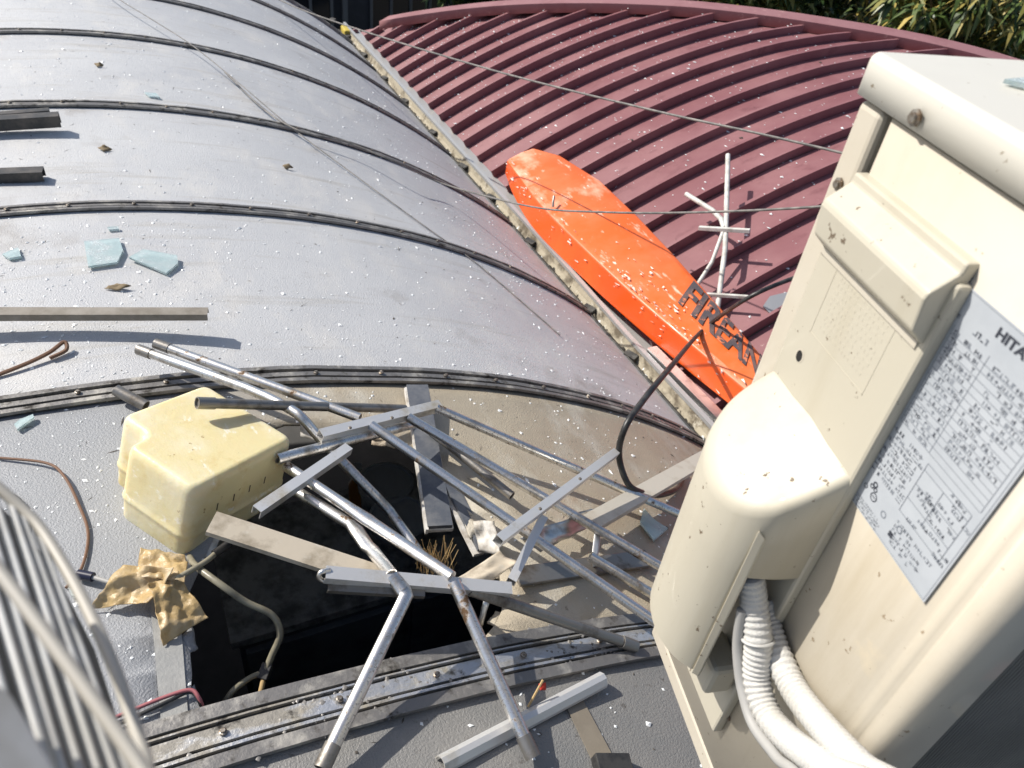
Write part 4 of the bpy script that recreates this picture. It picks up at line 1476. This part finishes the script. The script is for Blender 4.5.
# ------------------------------------------------------------------ white stick frame on the red roof
st = thing('stick_frame', 'white broken stick frame standing on the red roof behind the orange shell', 'frame', (2.0282, 1.9747, 2.3333))
tube('stick', [(2.4432, 2.6145, 2.7031), (2.1998, 2.2444, 2.5692), (2.1284, 2.1337, 2.5203), (1.9886, 1.9309, 2.3694)], .011, 'stick_white', st, n=10)
tube('stick', [(2.1792, 2.5194, 2.5819), (2.2042, 2.3570, 2.5821), (2.2021, 2.2860, 2.5757), (2.1841, 2.2344, 2.5622)], .011, 'stick_white', st, n=10)
tube('stick', [(2.1679, 2.2164, 2.5549), (2.0793, 2.1349, 2.4696), (1.9967, 2.0959, 2.3846)], .0085, 'stick_white', st, n=10)
bar('crossbar', (2.1071, 2.2983, 2.5380), (2.2327, 2.1350, 2.5947), (0, 0, 1), .018, .016, 'stick_white', st)
bar('crossbar', (1.9700, 2.0339, 2.3936), (2.0846, 1.8908, 2.4500), (0, 0, 1), .014, .013, 'stick_white', st)
o = prism('grey_plate', [(2.1580, 1.8672, 2.4095), (2.2050, 1.8922, 2.4334), (2.2917, 1.8530, 2.4720), (2.2272, 1.7991, 2.4413), (2.1558, 1.8067, 2.4063)], (-.4, -.2, 1), .006, 'grey_sheet')
tag(o, 'small grey torn plate on the red roof beside the air conditioner', 'plate')

# ------------------------------------------------------------------ dark bars at the left
o = bar('window_bar', (-0.5545, 2.9575, 2.8981), (-0.2412, 2.9829, 2.9018), (0, 0, 1), .030, .022, 'bar_black')
tag(o, 'thin dark bar at the left edge, upper of the closely laid pair', 'bar', 'bars lying at the left edge')
o = section('window_bar', (-0.5428, 2.8649, 2.9138), (-0.2085, 2.8615, 2.9205), (0, 0, 1), [(-.02, -.018), (-.02, .018), (.02, .018), (.02, -.018)], 'bar_black', None, thick=.003)
tag(o, 'thicker dark channel bar at the left edge, lower of the closely laid pair', 'bar', 'bars lying at the left edge')
o = section('window_bar', (-0.5218, 2.5221, 2.8979), (-0.2603, 2.4929, 2.9005), (0, 0, 1), [(-.02, -.014), (-.02, .014), (.02, .014), (.02, -.014)], 'bar_black', None, thick=.003)
tag(o, 'short dark bar end at the left edge below the bar pair', 'bar', 'bars lying at the left edge')
o = section('window_bar', (-0.4508, 1.7365, 2.9377), (0.0809, 1.6252, 2.9141), (0, 0, 1), [(-.016, -.010), (-.016, -.004), (-.013, -.004), (-.013, .006), (.016, .006), (.016, -.010)], 'bar_brown', None, thick=.002)
tag(o, 'long brownish bar above the tank, propped off the roof with a shadow', 'bar', 'bars lying at the left edge')

# ------------------------------------------------------------------ wrapping, hoses, wires
wr = thing('crumpled_wrapping', 'crumpled yellowed plastic wrapping under the tank corner', 'wrapping', (-0.1063, 0.8380, 2.8739))
crumple('left_flap', [(-0.2029, 0.8862, 2.8841), (-0.1437, 0.9294, 2.9218), (-0.0740, 0.8880, 2.9314), (-0.1138, 0.8503, 2.9096)], 40, 30, .016, 'foam', wr, .001, 17, 3)
crumple('right_flap', [(-0.1150, 0.8633, 2.9298), (-0.0639, 0.8848, 2.9205), (-0.0369, 0.8080, 2.8797), (-0.1013, 0.7901, 2.8796)], 40, 36, .020, 'foam', wr, .001, 18, 6)
crumple('upper_fold', [(-0.1167, 0.9686, 2.9048), (-0.0538, 0.9328, 2.8995), (-0.0576, 0.8621, 2.9199), (-0.1232, 0.8898, 2.9204)], 34, 24, .013, 'foam', wr, .001, 20, 8)
hs = thing('drain_hose', 'greyish rubber hose looping from the tank corner into the hole', 'hose', (-0.0439, 0.9003, 2.9186))
tube('hose', [pv, (-0.0396, 0.9027, 2.9031), (-0.0088, 0.8479, 2.9100), (0.0243, 0.8205, 2.8810), (0.0596, 0.7987, 2.8564), (0.0662, 0.7794, 2.8253), (0.0475, 0.7630, 2.7975), (0.0315, 0.7474, 2.7794)], .0058, 'hose', hs, n=10, sp=7)
tube('branch_hose', [(0.0315, 0.7474, 2.7794), (0.0069, 0.7434, 2.7824), (-0.0236, 0.7210, 2.7959), (-0.0466, 0.7042, 2.7782)], .005, 'hose', hs, n=10, sp=6)
tube('branch_hose', [(0.0315, 0.7474, 2.7794), (0.0196, 0.7229, 2.7708), (0.0026, 0.6920, 2.7527)], .0045, 'straw', hs, n=8, sp=6)
bar('clamp', (0.0387, 0.7576, 2.7835), (0.0243, 0.7373, 2.7752), (0, 0, 1), .018, .014, 'black_rubber', hs)
sh = thing('short_hose', 'short pale hose with a black tip under the tank', 'hose', (-0.0243, 0.9075, 2.9066))
tube('hose', [(-0.0713, 0.8723, 2.9212), (-0.0246, 0.8950, 2.9167), (-0.0018, 0.9130, 2.9142)], .0048, 'hose', sh, n=10, sp=4)
tube('tip', [(-0.0088, 0.9082, 2.9150), (0.0193, 0.9239, 2.9138)], .0072, 'black_rubber', sh, n=10)
cn = thing('wire_connector', 'navy cable connector with a pale pin left of the crumpled wrapping', 'connector', (-0.2050, 0.9494, 2.8903))
tube('sleeve', [(-0.2159, 0.9577, 2.8928), (-0.1943, 0.9428, 2.8937)], .008, 'navy', cn, n=10)
tube('pin', [(-0.1957, 0.9433, 2.8938), (-0.1670, 0.9184, 2.8962)], .0038, 'cable_grey', cn, n=8)


def wire(name, label, pts, r, m, cat='wire', sp=6, n=7):
    o = tube(name, pts, r, m, None, n=n, sp=sp)
    return tag(o, label, cat)


wire('thin_wire', 'thin dark wire curving over the roof left of the tank', [(-0.3865, 1.3068, 2.8879), (-0.3374, 1.2839, 2.8889), (-0.2611, 1.2410, 2.8925), (-0.2320, 1.1950, 2.8935), (-0.2121, 1.1233, 2.8886), (-0.1996, 1.0495, 2.8850), (-0.2110, 0.9767, 2.8855), (-0.2353, 0.9413, 2.8856)], .0026, 'wire_brown')
wire('thin_wire', 'short black wire bit just above the wire guard', [(-0.3191, 1.1835, 2.8877), (-0.3022, 1.1591, 2.8915), (-0.2931, 1.1284, 2.8893), (-0.2916, 1.0869, 2.8873)], .0028, 'black_rubber')
wire('brown_wire', 'frayed brown wire lying near the left end of the joint strip', [(-0.3810, 1.5377, 2.8889), (-0.3454, 1.5462, 2.8900), (-0.2899, 1.5679, 2.8932), (-0.2515, 1.5893, 2.8962), (-0.2230, 1.6121, 2.9011), (-0.2213, 1.5923, 2.8930), (-0.2530, 1.5756, 2.8902)], .0045, 'wire_brown')
tw = thing('twin_wire', 'red and black twin wire by the lower left of the hole', 'wire', (-0.1196, 0.6980, 2.8750))
tube('red_wire', [(-0.1975, 0.6838, 2.8859), (-0.1612, 0.6885, 2.8858), (-0.1114, 0.6932, 2.8864), (-0.0773, 0.6921, 2.8856), (-0.0673, 0.6778, 2.8806), (-0.0648, 0.6652, 2.8603)], .003, 'wire_red', tw, n=8, sp=6)
tube('black_wire', [(-0.1981, 0.6717, 2.8859), (-0.1594, 0.6767, 2.8857), (-0.1098, 0.6856, 2.8842), (-0.0780, 0.6914, 2.8816), (-0.0674, 0.6730, 2.8746), (-0.0676, 0.6651, 2.8505)], .003, 'black_rubber', tw, n=8, sp=6)
wire('black_cable', 'thick black cable arching from the near panel up to the air conditioner', [(1.2715, 1.1619, 2.4491), (1.1747, 1.0700, 2.5039), (1.0515, 1.0091, 2.5786), (0.9501, 0.9771, 2.6586), (0.9093, 0.9867, 2.6979), (0.8951, 1.0235, 2.7579), (0.8911, 1.0235, 2.8457), (0.9706, 1.0806, 2.8566), (1.1689, 1.2374, 2.7883), (1.8402, 1.8268, 2.3813), (1.7979, 1.6293, 2.6600), (1.9998, 1.6234, 2.7200), (2.1234, 1.5503, 2.8000)], .0078, 'black_rubber', 'cable', 8, 10)
wire('overhead_cable', 'grey cable sagging over the red roof, farther of the two', [(0.8865, 5.6000, 2.6748), (1.0407, 5.0000, 2.7046), (1.2077, 4.3000, 2.7813), (1.3693, 3.6000, 2.8728), (1.5071, 2.9000, 2.9804), (1.6895, 2.2000, 3.0943), (1.8001, 1.8500, 3.1541), (1.9169, 1.5500, 3.1957), (2.0479, 1.3000, 3.2131)], .0042, 'wire_grey', 'cable', 6, 8)
wire('overhead_cable', 'grey cable hanging over the orange shell to the air conditioner', [(0.4150, 3.6369, 2.8012), (0.4976, 3.2482, 2.7816), (0.6001, 3.0222, 2.7682), (0.7706, 2.9741, 2.7313), (0.9373, 2.8527, 2.6860), (1.1402, 2.8500, 2.5776), (1.2377, 2.5000, 2.6635), (1.3173, 2.2500, 2.7366), (1.3923, 2.0200, 2.8317), (1.4728, 1.8000, 2.9297), (1.5559, 1.5500, 3.0528), (1.6092, 1.3000, 3.1864), (1.6563, 1.1500, 3.2713)], .0036, 'wire_grey', 'cable', 6, 8)
wire('roof_wire', 'thin grey wire running down the grey canopy from the top edge', [(-0.0111, 4.5906, 2.9152), (0.0630, 4.3735, 2.9064), (0.1912, 4.0810, 2.8870), (0.3138, 3.8164, 2.8584), (0.4438, 3.4177, 2.8228), (0.5781, 3.0660, 2.7645), (0.7515, 2.7075, 2.6957), (0.9251, 2.3963, 2.6215), (1.0485, 2.1998, 2.5645), (1.1977, 1.8260, 2.4867)], .0022, 'wire_grey', 'wire', 6, 7)

# ------------------------------------------------------------------ pieces of glass, tape, small litter
UP_ = (0, 0, 1)


def shard(label, pts, t=.006):
    o = prism('glass_shard', pts, UP_, t, 'glass')
    tag(o, label, 'glass', 'pieces of broken glass')


shard('squarish pale teal glass shard on the grey canopy, left of the pair', [(-0.1703, 2.0796, 2.8904), (-0.0868, 2.0875, 2.8844), (-0.0814, 2.0210, 2.8839), (-0.0992, 1.9595, 2.8854), (-0.1657, 1.9478, 2.8901)])
shard('pointed pale teal glass shard on the grey canopy, right of the pair', [(-0.0696, 1.9791, 2.8849), (-0.0333, 2.0192, 2.8814), (0.0460, 1.9834, 2.8723), (0.0439, 1.9442, 2.8705), (0.0099, 1.8975, 2.8726)])
shard('small pale glass shard at the left edge of the grey canopy', [(-0.3559, 2.0493, 2.8940), (-0.3213, 2.0775, 2.8938), (-0.3139, 2.0293, 2.8937), (-0.3400, 2.0252, 2.8939)])
shard('tiny glass sliver above the squarish teal shard', [(-0.1125, 2.1564, 2.8845), (-0.0852, 2.1602, 2.8822), (-0.0838, 2.1493, 2.8801), (-0.1086, 2.1453, 2.8821)])
shard('whitish glass shard beside the joint strip left of the tank', [(-0.3153, 1.3698, 2.8937), (-0.3053, 1.3821, 2.8935), (-0.2827, 1.3885, 2.8951), (-0.2809, 1.3787, 2.8950), (-0.3099, 1.3532, 2.8936)])
shard('pale glass piece on the canopy near the far ribs', [(0.0677, 3.2501, 2.8634), (0.1088, 3.2394, 2.8617), (0.1191, 3.2052, 2.8581), (0.0816, 3.2108, 2.8615)])
shard('dim glass shard lying between the rack tubes and the air conditioner', [(0.9651, 0.9629, 2.6103), (0.9725, 0.9228, 2.6069), (0.9974, 0.8978, 2.5955), (0.9203, 0.8561, 2.6302), (0.9170, 0.9133, 2.6316)])
shard('small glass piece beside the navy connector', [(-0.2316, 0.9370, 2.8894), (-0.2144, 0.9256, 2.8907), (-0.2137, 0.9167, 2.8887), (-0.2264, 0.9190, 2.8892)])


def roof_patch(name, label, cat, quad, m, h=.002):
    """thin strip laid on the vault; quad = two end pairs of (angle, y)"""
    V, F = [], []
    n = 24
    (a0, b0), (a1, b1) = quad
    for i in range(n + 1):
        t = i / n
        p = Vector(a0).lerp(Vector(a1), t)
        q = Vector(b0).lerp(Vector(b1), t)
        V += [arc(p.x, p.y, h), arc(q.x, q.y, h)]
    for i in range(n): F.append((2 * i, 2 * i + 1, 2 * i + 3, 2 * i + 2))
    o = mk(name, V, F, m, None, False)
    fixn(o)
    if sum(p.normal.z for p in o.data.polygons) < 0: o.data.flip_normals()
    solid(o, .0012, 1)
    return tag(o, label, cat)


roof_patch('showthrough_strip', 'pale purlin tape strip on the roof left of the hole', 'showthrough', (((0.0759, 0.8814), (0.0891, 0.8684)), ((0.0743, 0.6320), (0.0852, 0.6259))), 'showthrough')  # both strips stand in for purlins showing through the sheet
roof_patch('showthrough_strip', 'tan purlin tape strip on the near panel below the trim strip', 'showthrough', (((0.2654, 0.5247), (0.2770, 0.5224)), ((0.2639, 0.3919), (0.2771, 0.3810))), 'showthrough_tan')
o = bar('rubber_block', (0.4739, 0.3991, 2.7839), (0.5319, 0.3838, 2.7678), (0, 0, 1), .04, .02, 'black_rubber')
tag(o, 'small black rubber block on the near panel at the bottom edge', 'block')
sf = thing('litter_stick', 'tiny stick with a red scrap beside the pale trim strip', 'litter', (0.4385, 0.5441, 2.7829))
tube('stick', [(0.4084, 0.5194, 2.8070), (0.4448, 0.5435, 2.8277)], .0022, 'straw', sf, n=6)
crumple('red_scrap', [(0.4349, 0.5413, 2.8251), (0.4478, 0.5409, 2.8239), (0.4451, 0.5301, 2.8184), (0.4331, 0.5322, 2.8194)], 4, 4, .004, 'red_bit', sf, .001, 60, 2)
for (lb, pts, sd) in (('dark curled leaf on the canopy below the two teal glass shards', [(-0.1338, 1.8494, 2.8800), (-0.1053, 1.8561, 2.8859), (-0.0732, 1.8410, 2.8812), (-0.1017, 1.8307, 2.8776)], 1),
                      ('dark dead leaf on the canopy below the far bars', [(-0.1113, 2.7121, 2.8783), (-0.0889, 2.7079, 2.8886), (-0.0682, 2.7005, 2.8767), (-0.0955, 2.6803, 2.8771)], 2),
                      ('dark dead leaf on the middle of the canopy', [(0.4615, 2.6865, 2.7810), (0.4866, 2.6861, 2.7867), (0.5014, 2.6771, 2.7743), (0.4708, 2.6647, 2.7786)], 3),
                      ('small dark dead leaf near the top of the canopy', [(-0.0888, 3.5481, 2.8765), (-0.0654, 3.5327, 2.8885), (-0.0535, 3.5304, 2.8773), (-0.0761, 3.5142, 2.8754)], 4)):
    o = crumple('dead_leaf', pts, 5, 4, .006, 'leaf_litter', None, .001, 40, sd)
    tag(o, lb, 'leaf', 'dead leaves on the canopy')


# crumbs of glass and grit: uncountable
def crumbs(name, label, n, m, size, where, seed, kindf=0):
    rnd = random.Random(seed)
    V, F = [], []
    for k in range(n):
        p, nrm = where(rnd)
        if p is None: continue
        s = size * rnd.choice((.5, .6, .7, .8, 1.0, 1.0, 1.5)) * rnd.uniform(.7, 1.3)
        b0 = len(V)
        rot = Matrix.Rotation(rnd.uniform(0, 6.28), 3, 'Z')
        el = rnd.uniform(.6, 1.6) if kindf == 0 else rnd.uniform(.8, 4.5)
        for d in ((1, 0, 0), (0, .7, 0), (-.9, .1, 0), (0, -.8, 0), (.1, 0, .38)):
            q = rot @ Vector((d[0] * el, d[1] / (el if kindf else 1), d[2] / (1.5 * el if kindf else 1)))
            V.append(p + q * s * rnd.uniform(.7, 1.2))
        F += [(b0, b0 + 1, b0 + 4), (b0 + 1, b0 + 2, b0 + 4), (b0 + 2, b0 + 3, b0 + 4), (b0 + 3, b0, b0 + 4)]
    o = mk(name, V, F, m)
    return tag(o, label, None, kind='stuff')


def on_canopy(rnd):
    while True:
        y = -.1 + 5.9 * rnd.random() ** 1.25
        th = rnd.uniform(-.12, TH - .03)
        if y < .3 and rnd.random() < .4: continue
        if inside((th, y), hole): continue
        dens = .5 + .5 * noise.noise(Vector((th * 6, y * 2, 3))) + .25 * noise.noise(Vector((th * 20, y * 7, 1)))
        if rnd.random() < dens: return arc(th, y, .0005), None


def on_left(rnd):
    y = rnd.uniform(.75, 2.2)
    th = rnd.gauss(.06, .07)
    if inside((th, y), hole): return arc(.0, 1.7, .0005), None
    return arc(th, y, .0005), None


def on_red(rnd):
    y = rnd.uniform(.6, 5.9)
    x = rnd.uniform(RX0 + .03, max(RX0 + .06, xcap(y) - .03))
    k = round((5.898 - y) / SP)
    h = .051 if abs(y - (5.898 - k * SP)) < .009 else .001
    return rarc(x, y, h), None


crumbs('glass_crumbs', 'white crumbs of broken glass strewn over the grey canopy', 3000, 'crumb', .0042, on_canopy, 3)
crumbs('glass_crumbs', 'fine white crumbs around the tank and joint strip', 700, 'crumb', .0036, on_left, 4)
crumbs('grit', 'dark grit and splinters strewn over the grey canopy', 700, 'crumb_dark', .0036, on_canopy, 5, 1)
crumbs('glass_crumbs', 'white crumbs of broken glass strewn over the red roof', 2400, 'crumb', .0068, on_red, 6)
crumbs('grit', 'dark grit strewn over the red roof', 160, 'crumb_dark', .0075, on_red, 7)

# ------------------------------------------------------------------ things seen down the hole
cab = thing('storage_cabinet', 'grey-blue cabinet dimly seen down the hole', 'cabinet', (0.5005, 1.5621, 0.0000))
cx_, cy2, _ = (0.5005, 1.5621, 0.0000)
fixn(mk('carcass', boxv((cx_ - .5, cy2, .99), (cx_ + .5, cy2, .99), (0, 0, 1), .42, 1.98), BOXF, 'cabinet', cab, False, True))
fixn(mk('top', boxv((cx_ - .52, cy2, 2.0), (cx_ + .52, cy2, 2.0), (0, 0, 1), .46, .03), BOXF, 'bucket', cab, False, True))
for x in (-.25, .25):
    d = mk('door', boxv((cx_ + x - .235, cy2 - .22, .99), (cx_ + x + .235, cy2 - .22, .99), (0, 0, 1), .02, 1.9), BOXF, 'cabinet', cab, False, True)
    mk('handle', boxv((cx_ + x * .3, cy2 - .24, .95), (cx_ + x * .3, cy2 - .24, 1.15), (0, 1, 0), .015, .015), BOXF, 'alu', d, False, True)
for lb, loc, r in (('pale lidded bucket on the cabinet down the hole, farther one', (0.5063, 1.5888, 2.0160), .082), ('pale lidded bucket on the cabinet down the hole, nearer one', (0.5005, 1.4421, 2.0160), .085)):
    b = thing('bucket', lb, 'bucket', loc, group='buckets down the hole')
    lathe('pail', [(r * .85, 0), (r * .98, .2), (r, .205)], (0, 0, 0), 'bucket', b)
    lathe('lid', [(r * 1.05, .195), (r * 1.06, .215), (r * .95, .218), (r * .93, .21)], (0, 0, 0), 'bucket_lid', b)
bt = thing('bottle', 'amber bottle beside the buckets down the hole', 'bottle', (0.4463, 1.6888, 2.0160))
lathe('flask', [(.03, 0), (.032, .01), (.032, .12), (.014, .16), (.011, .19)], (0, 0, 0), 'amber', bt)
lathe('stopper', [(.013, .188), (.013, .21)], (0, 0, 0), 'bucket_lid', bt)
